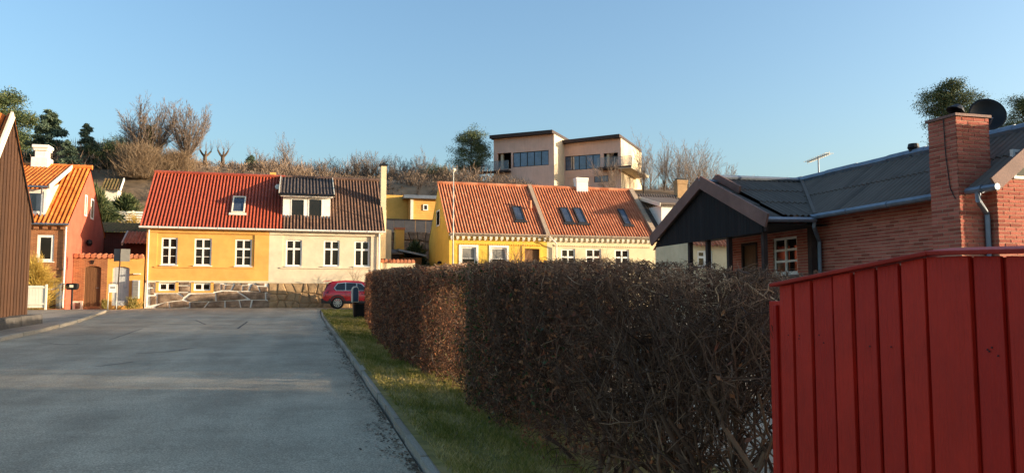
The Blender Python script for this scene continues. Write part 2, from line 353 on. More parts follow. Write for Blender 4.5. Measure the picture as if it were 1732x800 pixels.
struct(sheet('gravel_strip', [(1.3, 43.6), (1.5, 45.9), (70, 45.9), (70, 43.6)], .05, M['yard']))

def unit_stone(name, seed):
    r = random.Random(seed); mb = MB(); mb.hexa([(x * (.5 - r.uniform(0, .03)), y * .5, z * (.5 - r.uniform(0, .04))) for x, y, z in
        ((-1, -1, -1), (1, -1, -1), (1, 1, -1), (-1, 1, -1), (-1, -1, 1), (1, -1, 1), (1, 1, 1), (-1, 1, 1))])
    o = mb.build(name, M['kerb'], None, bevel=0); me = o.data; bpy.data.objects.remove(o); return me
KM = [unit_stone('kerb_stone', k) for k in range(5)]
def kerb(name, pts, w, h, ln):
    root = None; r = random.Random(9)
    base = bpy.data.objects.new(name, None); COL.objects.link(base); base['kind'] = 'structure'
    base.location = (pts[0][0], pts[0][1], gz(pts[0][1])); BASE[base] = Vector(base.location)
    for (a, b), (c, d) in zip(pts, pts[1:]):
        L = math.hypot(c - a, d - b); n = max(1, round(L / ln)); ang = math.atan2(d - b, c - a) - math.pi / 2
        for k in range(n):
            t = (k + .5) / n; y = b + (d - b) * t
            o = link('kerb_stone', r.choice(KM), None, base)
            o.location = (a + (c - a) * t + r.uniform(-.012, .012), y, gz(y) + h / 2 - .06 + r.uniform(-.008, .008))
            o.rotation_euler = (math.atan(SLOPE), r.uniform(-.03, .03), ang + r.uniform(-.012, .012)); o.scale = (w, L / n - .012, h + .1)
    return base
kerb('kerb', [(1.12, 3), (1.12, 12), (1.11, 24), (1.09, 36), (1.28, 45)], .095, .09, .95)
kerb('kerb', [(x - .08, y) for x, y in KL[1:]], .14, .12, 1.1)

# ------------------------------------------------------------------ house building blocks
def wall_holes(mb, fr, u0, u1, z0, z1, holes, depth=.14, d=0):
    us = sorted({u0, u1} | {h[0] for h in holes} | {h[1] for h in holes}); zs = sorted({z0, z1} | {h[2] for h in holes} | {h[3] for h in holes})
    us = [u for u in us if u0 <= u <= u1]; zs = [z for z in zs if z0 <= z <= z1]
    for a, b in zip(us, us[1:]):
        for c, e in zip(zs, zs[1:]):
            mu, mz = (a + b) / 2, (c + e) / 2
            if any(h[0] < mu < h[1] and h[2] < mz < h[3] for h in holes): continue
            mb.face([fr.p(a, c, d), fr.p(b, c, d), fr.p(b, e, d), fr.p(a, e, d)])
    for a, b, c, e in holes:
        mb.face([fr.p(a, c, d), fr.p(a, e, d), fr.p(a, e, d - depth), fr.p(a, c, d - depth)]); mb.face([fr.p(b, c, d), fr.p(b, c, d - depth), fr.p(b, e, d - depth), fr.p(b, e, d)])
        mb.face([fr.p(a, c, d), fr.p(a, c, d - depth), fr.p(b, c, d - depth), fr.p(b, c, d)]); mb.face([fr.p(a, e, d), fr.p(b, e, d), fr.p(b, e, d - depth), fr.p(a, e, d - depth)])
def window(parent, fr, u0, u1, z0, z1, cols=2, rows=(1,), fw=.07, bar=None, d=-.05, glass='glass', frame='white', sill=True, sub=0, thick=.06):
    """casement: frame mesh, each pane its own piece, sill"""
    bar = bar or fw * 1.2; mb = MB()
    mb.fbox(fr, u0, u0 + fw, z0, z1, d - thick, d); mb.fbox(fr, u1 - fw, u1, z0, z1, d - thick, d)
    mb.fbox(fr, u0 + fw, u1 - fw, z0, z0 + fw, d - thick, d - .002); mb.fbox(fr, u0 + fw, u1 - fw, z1 - fw, z1, d - thick, d - .002)
    iu0, iu1, iz0, iz1 = u0 + fw, u1 - fw, z0 + fw, z1 - fw; tot = sum(rows); cw = (iu1 - iu0 + bar) / cols; zz = iz1; cells = []
    for k in range(1, cols): mb.fbox(fr, iu0 + k * cw - bar, iu0 + k * cw, iz0, iz1, d - thick, d + .012)
    H = iz1 - iz0 - bar * (len(rows) - 1)
    for i, r in enumerate(rows):
        h = H * r / tot
        for k in range(cols): cells.append((iu0 + k * cw, iu0 + (k + 1) * cw - bar, zz - h, zz))
        zz -= h
        if i < len(rows) - 1: mb.fbox(fr, iu0, iu1, zz - bar, zz, d - thick, d + .006); zz -= bar
    w = mb.build('window', M[frame], parent)
    for a, b, c, e in cells:
        if sub and (e - c) > .5:
            mid = (c + e) / 2; MB().fbox(fr, a, b, mid - .015, mid + .015, d - .05, d - .008).build('glazing_bar', M[frame], w)
        MB().fbox(fr, a - .01, b + .01, c - .01, e + .01, d - .035, d - .022).build('pane', M[glass], w)
    if sill: MB().fbox(fr, u0 - .05, u1 + .05, z0 - .05, z0 - .003, d - .05, .05).build('sill', M[frame], w)
    return w
def hole(fr, x0, y0, x1, y1, d=0):
    a, b = fr.hit(x0, y1, d), fr.hit(x1, y0, d); return (a[0], b[0], a[1], b[1])
def pantiles(name, eave0, eave1, up, cov, course, amp, m, parent, seed=0, lift=.012, ns=8, sharp=1.0, clip=None, tintspread=1.0, sub=1):
    """roof sheet of S tiles: real waves, every course stepped over the one below"""
    e0, e1, up = Vector(eave0), Vector(eave1), Vector(up); U = e1 - e0; wd = U.length; U.normalize(); sl = up.length; Sd = up.normalized(); N = U.cross(Sd).normalized()
    if N.z < 0: N = -N
    nc = max(1, round(wd / cov)); nr = max(1, round(sl / course)); r = random.Random(seed)
    tn = [[min(1, max(0, .5 + r.gauss(0, .15) * tintspread)) for _ in range(nc)] for _ in range(nr)]
    us = np.linspace(0, wd, nc * ns + 1); ph = us / (wd / nc)
    prof = amp * (np.sin(2 * math.pi * ph) + .28 * np.sin(4 * math.pi * ph + .8)) * .5
    rows = []
    for j in range(nr): rows += [((j + q / sub) * sl / nr, lift * (1 - q / sub)) for q in range(sub + 1)]
    nu = len(us); V = np.zeros((len(rows), nu, 3)); e = np.array(e0); Un, Sn, Nn = np.array(U), np.array(Sd), np.array(N)
    for i, (s, lf) in enumerate(rows): V[i] = e + us[:, None] * Un + s * Sn + (prof + lf)[:, None] * Nn
    Fl, tl = [], []
    for i in range(len(rows) - 1):
        for k in range(nu - 1):
            Fl.append((i * nu + k, i * nu + k + 1, (i + 1) * nu + k + 1, (i + 1) * nu + k)); tl.append(tn[min(nr - 1, i // (sub + 1))][min(nc - 1, k // ns)])
    V = V.reshape(-1, 3)
    if clip is not None:
        keep = [clip(V[list(q)].mean(axis=0)) for q in Fl]; Fl = [q for q, c in zip(Fl, keep) if c]; tl = [q for q, c in zip(tl, keep) if c]
    o = link(name, np_mesh(name, V, Fl, tl), m, parent)
    o.data.polygons.foreach_set('use_smooth', [False] * len(o.data.polygons)); return o
def ridge_tiles(parent, a, b, r, m, ln=.36, seed=1):
    a, b = Vector(a), Vector(b); L = (b - a).length; n = max(1, round(L / ln)); d = (b - a) / n; mb = MB(); rg = random.Random(seed)
    for k in range(n): mb.tube([a + d * k, a + d * (k + 1.02)], [r * 1.0, r * 1.16], 8, t=min(1, max(0, rg.gauss(.5, .25))))
    return mb.build('ridge', m, parent)
def skylight(parent, fr, roofz, x0, y0, x1, y1, eaveY, tan, frame='darkframe', thick=.1):
    """roof window lying on a slope that faces the street: corners by plan"""
    def hitr(px, py):
        d = ray(px, py); t = (roofz - EYE - tan * eaveY) / (d.z - tan * d.y); return EYEV + d * t
    l0, l1, r0_, r1_ = hitr(x0, y0), hitr(x0, y1), hitr(x1, y0), hitr(x1, y1); X0, X1, Y0, Y1 = max(l0.x, l1.x), min(r0_.x, r1_.x), l1.y, r0_.y
    cth = 1 / math.hypot(1, tan); n = Vector((0, -tan, 1)) * cth
    def q(x, y, h): return Vector((x, y, roofz + tan * (y - eaveY))) + n * h
    mb = MB(); fw = .075; fy = fw * cth
    for (xa, xb, ya, yb) in ((X0, X0 + fw, Y0, Y1), (X1 - fw, X1, Y0, Y1), (X0 + fw, X1 - fw, Y0, Y0 + fy), (X0 + fw, X1 - fw, Y1 - fy, Y1)):
        mb.hexa([q(xa, ya, -.02), q(xb, ya, -.02), q(xb, yb, -.02), q(xa, yb, -.02), q(xa, ya, thick), q(xb, ya, thick), q(xb, yb, thick), q(xa, yb, thick)])
    w = mb.build('skylight', M[frame], parent)
    MB().hexa([q(x, y, h) for h in (.05, .07) for x, y in ((X0 + fw, Y0 + fy), (X1 - fw, Y0 + fy), (X1 - fw, Y1 - fy), (X0 + fw, Y1 - fy))]).build('pane', M['skyglass'], w)
    MB().hexa([q(x, y, h) for h in (.02, .075) for x, y in ((X0 - .12, Y0 - .16), (X1 + .12, Y0 - .16), (X1 + .12, Y0 - .01), (X0 - .12, Y0 - .01))]).build('flashing', M['darkframe' if frame == 'darkframe' else 'frost'], w)
def gutter(parent, a, b, r, m, name='gutter', brackets=1.0):
    a, b = Vector(a), Vector(b); mb = MB(); mb.tube([a, b], r, 8)
    n = int((b - a).length / brackets)
    for k in range(1, n): p = a + (b - a) * k / n; e = (b - a).normalized() * .02; mb.tube([p - e, p + e], r * 1.2, 8)
    return mb.build(name, m, parent, smooth=False)
def chimney(parent, x0, x1, y0, y1, z0, z1, m, capm, cap=.05, flue=True):
    mb = MB(); mb.box(x0, x1, y0, y1, z0, z1 - .3); mb.box(x0 - cap * .6, x1 + cap * .6, y0 - cap * .6, y1 + cap * .6, z1 - .3, z1 - .16)
    mb.box(x0 - cap, x1 + cap, y0 - cap, y1 + cap, z1 - .16, z1); c = mb.build('chimney', m, parent, bevel=.015)
    if flue: MB().tube([((x0 + x1) / 2, (y0 + y1) / 2, z1 - .002), ((x0 + x1) / 2, (y0 + y1) / 2, z1 + .14)], .13, 10).build('chimney_pot', capm, c)
    return c

# ------------------------------------------------------------------ the yellow and the cream house (one long building, two owners)
FY = Frame((0, 50.0), (1, 0)); EZ, RZ, RY = 5.80, 9.62, 54.0; TAN = (RZ - EZ) / (RY - 49.72); UP = (0, RY - 49.72, RZ - EZ)
XL, XM, XR = -8.62, FY.hit(455, 430)[0], 5.0
PZ = FY.hit(400, 477)[1]      # top of the plinth
def stone_prism(poly2, fr, d0, d1, r, inset=.035):
    """boulder face: polygon with a domed front"""
    c = Vector((sum(p[0] for p in poly2) / len(poly2), sum(p[1] for p in poly2) / len(poly2))); mb = MB()
    ins = []
    for p in poly2:
        v = Vector(p) - c; k = max(.3, (v.length - inset) / v.length); ins.append((c + v * k))
    mid = [c + (p - c) * .8 + Vector((r.uniform(-.015, .015), r.uniform(-.015, .015))) for p in ins]
    A = [fr.p(p.x, p.y, d0) for p in ins]; Bq = [fr.p(p.x, p.y, (d0 + d1) * .55) for p in ins]; Cq = [fr.p(p.x, p.y, d1 + r.uniform(-.012, .012)) for p in mid]; n = len(ins)
    for k in range(n):
        m = (k + 1) % n; mb.face([A[k], A[m], Bq[m], Bq[k]]); mb.face([Bq[k], Bq[m], Cq[m], Cq[k]])
    cc = fr.p(c.x, c.y, d1 + .015)
    for k in range(n): mb.face([Cq[k], Cq[(k + 1) % n], cc])
    return mb
def long_house(name, label, x0, x1, wallm, holes, base_holes, panel, left):
    h = thing(name, label, 'house', ((x0 + x1) / 2, 50, gz(50)))
    mb = MB(); wall_holes(mb, FY, x0, x1, PZ, EZ - .05, [panel], .05, 0); wall_holes(mb, FY, panel[0] - .02, panel[1] + .02, panel[2] - .02, panel[3] + .02, holes, .16, -.05)
    gx = x0 if left else x1
    mb.face([(gx, 50, 0), (gx, 58, 0), (gx, 58, EZ), (gx, RY, RZ - .06), (gx, 50, EZ)]); mb.face([(x0, 58, 0), (x1, 58, 0), (x1, 58, EZ), (x0, 58, EZ)])
    wl = mb.build('wall', wallm, h, recalc=False)
    return h, wl
NZ = 5.335
# --- yellow
yh_win = [hole(FY, 272, 402, 301, 448, -.05), hole(FY, 328, 403.5, 358.5, 449, -.05), hole(FY, 397, 405, 426.5, 450, -.05)]
yp = hole(FY, 264.5, 397.5, 431, 450.5)
house, wl = long_house('yellow_house', 'long low yellow house with red glazed tile roof and boulder plinth with white joints', XL, XM, M['yellow'], yh_win, [], yp, True)
for w in yh_win: window(house, FY, *w, cols=2, rows=(1, 1.95), fw=.085, bar=.10, d=-.10, sub=1)
MB().fbox(FY, yp[0] - .1, yp[1] + .05, yp[2] - .07, yp[2] - .002, .002, .05).build('sill_band', M['yellow'], house)
MB().fbox(FY, XL, XM, PZ - .05, PZ + .07, .003, .05).build('plinth_band', M['cream'], house)
MB().fbox(FY, XL, XM, EZ - .32, EZ - .10, .003, .06).build('cornice', M['yellow'], house)
bw = [hole(FY, 268.5, 478.5, 297, 491.5), hole(FY, 328, 479, 356.5, 491.5)]
mb = MB(); wall_holes(mb, FY, XL, XM, .6, PZ - .05, bw, .2, -.004); pl = mb.build('plinth', M['joint'], house, recalc=False)
for w in bw:
    window(house, FY, *w, cols=2, rows=(1,), fw=.08, bar=.12, d=-.08, sill=False)
    mb = MB(); mb.fbox(FY, w[0] - .17, w[0], w[2] - .12, w[3] + .06, -.003, .05); mb.fbox(FY, w[1], w[1] + .17, w[2] - .12, w[3] + .06, -.003, .05); mb.fbox(FY, w[0], w[1], w[2] - .12, w[2], -.003, .048)
    mb.build('window_surround', M['yellow'], house)
ST = [[(195, 622), (370, 620), (432, 658), (418, 680), (330, 690), (250, 703), (190, 718)], [(392, 612), (488, 612), (436, 655)], [(497, 625), (714, 618), (720, 690), (640, 690), (482, 694), (440, 672)],
      [(720, 612), (790, 597), (908, 600), (1006, 668), (900, 680), (800, 684), (726, 690)], [(925, 602), (1165, 606), (1168, 674), (1034, 676)], [(175, 738), (250, 704), (295, 697), (303, 750), (175, 750)],
      [(300, 697), (418, 682), (482, 696), (484, 742), (400, 750), (308, 750)], [(488, 697), (655, 694), (612, 750), (488, 750)], [(662, 694), (800, 686), (800, 750), (618, 750)], [(806, 686), (928, 682), (944, 750), (806, 750)],
      [(935, 682), (1042, 678), (1028, 750), (950, 750)], [(1052, 680), (1166, 678), (1226, 700), (1226, 750), (1036, 750)], [(386, 514), (490, 514), (490, 545), (386, 545)], [(386, 551), (490, 551), (490, 606), (386, 606)],
      [(700, 528), (764, 528), (764, 596), (720, 606), (700, 600)], [(770, 532), (806, 538), (796, 592), (770, 594)], [(812, 542), (878, 538), (848, 592), (802, 592)], [(890, 538), (962, 545), (956, 600), (862, 592)],
      [(968, 548), (1022, 545), (1010, 597), (962, 598)], [(1050, 530), (1092, 545), (1116, 606), (1018, 597)], [(1106, 556), (1192, 558), (1196, 610), (1122, 608)], [(815, 524), (880, 524), (872, 536), (812, 538)],
      [(890, 524), (938, 524), (938, 540), (888, 535)], [(945, 524), (1018, 524), (1014, 543), (944, 543)], [(1065, 524), (1162, 524), (1164, 552), (1098, 548)], [(130, 520), (168, 520), (168, 566), (130, 566)], [(130, 572), (168, 572), (168, 634), (130, 634)],
      [(130, 642), (188, 640), (184, 718), (130, 730)], [(1174, 614), (1226, 612), (1226, 694), (1174, 674)], [(200, 612), (378, 612), (380, 618), (200, 618)]]
r = random.Random(3)
for s in ST[:-1]:
    poly = [FY.hit(230 + x / NZ, 380 + y / NZ) for x, y in s]; stone_prism(poly, FY, -.003, .06, r, .019).build('stone', M['stone'], pl)
roof = pantiles('roof', (-8.98, 49.72, EZ), (-.95, 49.72, EZ), UP, .2, .34, .12, M['red_tile'], house, 2, lift=.008, tintspread=.55)
MB().face([(-8.9, RY, RZ - .1), (-.95, RY, RZ - .1), (-.95, 58.3, EZ - .1), (-8.9, 58.3, EZ - .1)]).build('rear_roof', M['red_tile'], house)
ridge_tiles(house, (-8.98, RY, RZ + .02), (-.95, RY, RZ + .02), .12, M['red_tile'])
MB().bar((-8.97, 49.75, EZ - .10), (-8.97, RY, RZ - .10), .03, .2).build('barge_board', M['red_tile'], house)
gutter(house, (-9.0, 49.66, EZ - .05), (-1.4, 49.66, EZ - .05), .065, M['gutter_white'])
gutter(house, (-8.5, 49.9, EZ - .1), (-8.5, 49.9, 1.1), .045, M['gutter_white'], 'downpipe', 1.6)
skylight(house, FY, EZ + .04, 391, 335, 416.5, 361, 49.72, TAN, 'frost', .13)
a = atY(457, 300, 54.2); MB().box(a.x, a.x + .36, 54.0, 54.4, RZ - .2, a.z + .3).build('chimney', M['yellow'], house)
# --- cream
ch_win = [hole(FY, 483, 406, 511, 450, -.05), hole(FY, 547, 407, 574.5, 450, -.05), hole(FY, 599, 408, 625, 450.5, -.05)]
cp = hole(FY, 477, 401, 630, 452)
house, wl = long_house('cream_house', 'cream rendered house with brown tile roof, wide dormer and tall pale chimney', XM, XR, M['cream'], ch_win, [], cp, False)
for w in ch_win: window(house, FY, *w, cols=2, rows=(1, 2.2), fw=.085, bar=.11, d=-.10)
MB().fbox(FY, cp[0] - .1, cp[1] + .12, cp[2] - .07, cp[2] - .002, .002, .06).build('sill_band', M['cream'], house)
MB().fbox(FY, XM, XR, PZ - .05, PZ + .07, .003, .05).build('plinth_band', M['cream'], house)
MB().fbox(FY, XM + .002, XR, EZ - .32, EZ - .10, .003, .07).build('cornice', M['cream'], house)
u = FY.hit(640, 430)[0]; MB().fbox(FY, XR - .62, XR - .25, PZ + .08, EZ - .33, .003, .05).build('pilaster', M['cream'], house)
mb = MB(); mb.fbox(FY, XM + .01, XR, .6, PZ - .052, -.2, -.004); pl = mb.build('plinth', M['tanjoint'], house)
gu = np.linspace(XM + .02, XR - .02, 15); gzv = [1.0, 1.38, 1.85, PZ - .05]; pt = {}
for i, uu in enumerate(gu):
    for j, z in enumerate(gzv): pt[i, j] = (uu + (r.uniform(-.19, .19) if 0 < i < 14 else 0), z + (r.uniform(-.16, .16) if 0 < j < 3 else 0))
for i in range(14):
    for j in range(3): stone_prism([pt[i, j], pt[i + 1, j], pt[i + 1, j + 1], pt[i, j + 1]], FY, -.003, .06 + r.uniform(-.03, .05), r, .012).build('stone', M['tanstone'], pl)
roof = pantiles('roof', (-.95, 49.72, EZ), (5.22, 49.72, EZ), UP, .2, .34, .12, M['brown_tile'], house, 5, lift=.008)
MB().face([(-.95, RY, RZ - .1), (5.1, RY, RZ - .1), (5.1, 58.3, EZ - .1), (-.95, 58.3, EZ - .1)]).build('rear_roof', M['brown_tile'], house)
ridge_tiles(house, (-.95, RY, RZ + .02), (5.22, RY, RZ + .02), .12, M['brown_tile'])
gutter(house, (-1.38, 49.66, EZ - .05), (5.25, 49.66, EZ - .05), .065, M['gutter_white'])
gutter(house, (4.86, 49.88, EZ - .1), (4.86, 49.88, 1.2), .045, M['gutter_white'], 'downpipe', 1.6)
# dormer
DY = 50.75; FD = Frame((0, DY), (1, 0)); a0 = FD.hit(478, 375); a1 = FD.hit(559, 334); dz0 = a0[1]; dz1 = a1[1]
mb = MB(); dw = [hole(FD, 491, 336.5, 516, 370), hole(FD, 520.5, 336.5, 546, 370)]
wall_holes(mb, FD, a0[0], a1[0], dz0, dz1 + .05, dw, .1)
for x in (a0[0], a1[0]):
    yb = 49.72 + (dz1 + .15 - EZ) / TAN
    mb.face([(x, DY, dz0), (x, DY, dz1 + .1), (x, yb, dz1 + .4), (x, yb, dz1 - .1)])
dorm = mb.build('dormer', M['white'], house, recalc=False)
for w in dw:
    mb = MB(); u0, u1, z0, z1 = w
    for q in ((u0, u0 + .07, z0, z1), (u1 - .07, u1, z0, z1), (u0 + .07, u1 - .07, z0, z0 + .07), (u0 + .07, u1 - .07, z1 - .07, z1)): mb.fbox(FD, *q, -.06, .015)
    mb.build('window_frame', M['white'], dorm); MB().fbox(FD, u0 + .06, u1 - .06, z0 + .06, z1 - .06, -.04, -.03).build('pane', M['glass'], dorm)
MB().fbox(FD, a0[0] - .05, a1[0] + .05, dz0 - .14, dz0 - .002, -.05, .08).build('dormer_sill', M['white'], dorm)
du = Vector((0, RY - .05 - 50.35, RZ + .02 - (dz1 + .12)))
pantiles('dormer_roof', (a0[0] - .22, 50.35, dz1 + .12), (a1[0] + .2, 50.35, dz1 + .12), du, .2, .34, .10, M['dark_tile'], dorm, 8)
for x in (a0[0] - .24, a1[0] + .22): MB().bar((x, 50.33, dz1 + .08), (x, 50.33 + du.y, dz1 + .08 + du.z), .05, .22).build('dormer_barge', M['frost'], dorm)
gutter(dorm, (a0[0] - .28, 50.28, dz1 + .06), (a1[0] + .25, 50.28, dz1 + .06), .06, M['black'], 'dormer_gutter')
MB().fbox(FD, a0[0] - .15, a1[0] + .15, dz1 - .06, dz1 + .03, .02, .36).build('soffit', M['white'], dorm)
a = atY(470.5, 318, 53.2); MB().lathe([(.0, 0), (.16, .02), (.2, .1), (.0, .12)], (a.x, 53.05, a.z), (0, -1, .5), 14).build('roof_vent', M['frost'], house)
# tall chimney on the gable
c0, c1 = atY(640, 385, 52), atY(653.5, 282, 52)
mb = MB(); mb.box(c0.x + .06, c1.x, 51.7, 52.25, 4.2, 7.4); mb.box(c0.x + .10, c1.x - .02, 51.72, 52.23, 7.4, c1.z); ch = mb.build('chimney', M['cream_wall'], house, bevel=.01)
mb = MB(); mb.box(c0.x + .02, c1.x + .06, 51.64, 52.31, c1.z + .002, c1.z + .12); mb.box(c0.x + .2, c1.x - .12, 51.8, 52.15, c1.z + .12, c1.z + .24); mb.build('chimney_cap', M['black'], ch)

# ------------------------------------------------------------------ the row of cottages on the right
def cottage(name, label, x0, x1, wallm, holes, seed):
    h = thing(name, label, 'house', ((x0 + x1) / 2, 50, gz(50)))
    mb = MB(); wall_holes(mb, FY, x0, x1, .8, EZ - .05, holes, .16)
    for gx in (x0 + .002, x1 - .002): mb.face([(gx, 50, 0), (gx, 58, 0), (gx, 58, EZ), (gx, RY, RZ - .06), (gx, 50, EZ)])
    mb.face([(x0, 58, 0), (x1, 58, 0), (x1, 58, EZ), (x0, 58, EZ)]); mb.build('wall', wallm, h, recalc=False)
    pantiles('roof', (x0 - (.12 if x0 < 10 else 0), 49.72, EZ), (x1, 49.72, EZ), UP, .2, .34, .125, M['orange_tile'], h, seed, lift=.008)
    MB().face([(x0, RY, RZ - .1), (x1, RY, RZ - .1), (x1, 58.3, EZ - .1), (x0, 58.3, EZ - .1)]).build('rear_roof', M['orange_tile'], h)
    ridge_tiles(h, (x0 - .1, RY, RZ + .02), (x1, RY, RZ + .02), .13, M['orange_tile'], seed=seed)
    # brackets under the eaves and a dentil course
    mb = MB(); n = int((x1 - x0) / .36)
    mb.fbox(FY, x0, x1, EZ - .16, EZ - .06, .002, .24)
    for k in range(n):
        u = x0 + (k + .5) * (x1 - x0) / n; mb.fbox(FY, u - .09, u + .09, EZ - .34, EZ - .16, .002, .2); mb.fbox(FY, u - .06, u + .06, EZ - .42, EZ - .34, .002, .11)
    mb.build('cornice', M['offwhite'], h)
    mb = MB(); mb.fbox(FY, x0 + .5, x1 - .3, EZ - .66, EZ - .60, .002, .05); n = int((x1 - x0 - .8) / .16)
    for k in range(n): u = x0 + .5 + (k + .5) * .16; mb.fbox(FY, u - .04, u + .04, EZ - .73, EZ - .66, .002, .05)
    mb.build('dentil_course', wallm, h)
    gutter(h, (x0, 49.62, EZ - .04), (x1, 49.62, EZ - .04), .06, M['mortar_cap']); return h
XC0, XC1, XC2 = 9.35, 16.0, 23.85
wy = [hole(FY, 779.5, 418, 805.5, 458), hole(FY, 830.5, 419, 857, 458)]; dy = hole(FY, 887, 421, 912, 462)
house = cottage('yellow_cottage', 'bright yellow cottage with orange pantile roof and white eave brackets', XC0, XC1, M['lemon'], wy + [dy], 11)
for w in wy:
    ww = window(house, FY, *w, cols=1, rows=(1, 1.1), fw=.10, bar=.04, d=-.06)
    mb = MB()
    for q in ((w[0] - .14, w[0], w[2] - .1, w[3] + .14), (w[1], w[1] + .14, w[2] - .1, w[3] + .14), (w[0], w[1], w[3], w[3] + .14)): mb.fbox(FY, *q, -.02, .04)
    mb.build('window_surround', M['white'], house)
    MB().fbox(FY, w[0] + .1, w[1] - .1, (w[2] + w[3]) / 2 + .06, w[3] - .11, -.081, -.078).build('blind', M['cabinet'], ww)
MB().fbox(FY, *dy, -.14, -.10).build('door', M['wood'], house)
mb = MB()
for q in ((dy[0] - .16, dy[0], dy[2], dy[3] + .16), (dy[1], dy[1] + .16, dy[2], dy[3] + .16), (dy[0], dy[1], dy[3], dy[3] + .16)): mb.fbox(FY, *q, -.05, .06)
mb.build('door_surround', M['lemon'], house)
mb = MB(); mb.fbox(FY, XC0 + .02, XC0 + .22, 1.0, EZ - .45, .002, .06); mb.fbox(FY, XC0 + .34, XC0 + .5, 1.0, EZ - .45, .002, .05); mb.build('pilaster', M['lemon'], house)
g = Frame((XC0, 58), (0, -1)); a, b = g.hit(738.5, 384), g.hit(744, 354)
window(house, g, a[0], b[0], a[1], b[1], cols=1, rows=(1,), fw=.09, d=.02, sill=False, glass='skyglass')
MB().lathe([(.0, .2), (.12, .16), (.16, 0), (.0, -.02)], tuple(atX(743, 446, XC0 - .15)), (0, 0, 1), 10).build('wall_lamp', M['black'], house)
skylight(house, FY, EZ + .04, 865, 351, 888, 373.5, 49.72, TAN)
a = atY(897, 345, 51.6); MB().tube([(a.x, 51.7, a.z - .3), (a.x, 51.7, a.z + .25)], [.14, .12], 10).build('vent_pipe', M['orange_tile'], house)
MB().hexa([(x, y, EZ + TAN * (y - 49.72) + h) for h in (-.05, .2) for x, y in ((XC1 - .17, 49.6), (XC1 + .10, 49.6), (XC1 + .10, RY), (XC1 - .17, RY))]).build('verge_capping', M['mortar_cap'], house)
mb = MB(); mb.tube([(XC1 + .05, 49.6, EZ - .1), (XC1 + .55, 49.66, EZ - .55), (XC1 + .62, 49.86, EZ - .8), (XC1 + .62, 49.86, 1.0)], .05, 8); mb.build('downpipe', M['gutter_white'], house)
wc = [hole(FY, 949, 421, 973, 462), hole(FY, 991, 421, 1017, 462), hole(FY, 1040, 422, 1064, 462)]
house = cottage('cream_cottage', 'pale cream cottage with orange pantile roof, roof windows and white ridge chimney', XC1 + .004, XC2, M['cream_wall'], wc, 17)
for w in wc: window(house, FY, *w, cols=2, rows=(1, 1, 1), fw=.10, bar=.11, d=-.06)
skylight(house, FY, EZ + .04, 946, 353, 970, 377, 49.72, TAN); skylight(house, FY, EZ + .04, 968.5, 353.5, 993, 378, 49.72, TAN); skylight(house, FY, EZ + .04, 1044, 355.5, 1068, 380.5, 49.72, TAN)
a, b = atY(973, 320, 54), atY(992, 302, 54); chimney(house, a.x, b.x, 53.7, 54.3, RZ - .4, b.z, M['white'], M['frost'], .04, False)
MB().hexa([(x, y, EZ + TAN * (y - 49.72) + h) for h in (-.05, .2) for x, y in ((XC2 - .15, 49.6), (XC2 + .2, 49.6), (XC2 + .2, RY), (XC2 - .15, RY))]).build('verge_capping', M['mortar_cap'], house)
# dark roofed house at the end of the row
house = thing('dark_roofed_house', 'house with black corrugated roof and pale triangular dormer beyond cream cottage', 'house', (30, 50, gz(50)))
XE = 36.0; rz2 = RZ - .2
mb = MB(); wall_holes(mb, FY, XC2 + .01, XE, .8, EZ - .3, [(25.4, 26.5, 3.2, 4.7), (29, 30.1, 3.2, 4.7)], .15); mb.face([(XE, 50, 0), (XE, 58, 0), (XE, 58, EZ), (XE, RY, rz2), (XE, 50, EZ)]); mb.build('wall', M['cream_wall'], house, recalc=False)
for u in (25.4, 29): window(house, FY, u, u + 1.1, 3.2, 4.7, cols=2, rows=(1, 2), fw=.09, d=-.06)
pantiles('roof', (XC2 + .2, 49.72, EZ - .2), (XE, 49.72, EZ - .2), UP, .2, .34, .10, M['slate'], house, 23)
MB().face([(XC2, RY, rz2 - .2), (XE, RY, rz2 - .2), (XE, 58.3, EZ - .2), (XC2, 58.3, EZ - .2)]).build('rear_roof', M['slate'], house)
ridge_tiles(house, (XC2 + .2, RY, rz2 - .17), (XE, RY, rz2 - .17), .12, M['slate'])
p1, p2 = atY(1099, 343, 51.6), atY(1118, 385, 50.6); dd = atY(1137, 345, 50.4)
mb = MB(); mb.box(p2.x, p2.x + 2.2, 50.5, 53.2, p2.z - .4, dd.z - .1); mb.build('dormer', M['white'], house)
MB().hexa([(x, y, z + h) for h in (0, .14) for x, y, z in ((p2.x - .25, 50.1, dd.z - .1), (p2.x + 2.4, 50.1, dd.z - .1), (p2.x + 2.4, 53.6, dd.z + .75), (p2.x - .25, 53.6, dd.z + .75))]).build('dormer_roof', M['slate'], house)
MB().bar((p2.x - .3, 50.05, dd.z - .12), (p2.x - .3, 53.6, dd.z + .75), .07, .26).build('dormer_barge', M['frost'], house)
a, b = atY(1143, 333, 54), atY(1159, 306, 54); c = chimney(house, a.x, b.x, 53.7, 54.3, rz2 - .5, b.z, M['tanjoint'], M['black'], .06, False)
MB().box(a.x + .05, b.x - .05, 53.8, 54.2, b.z, b.z + .12).build('chimney_cap', M['black'], c)

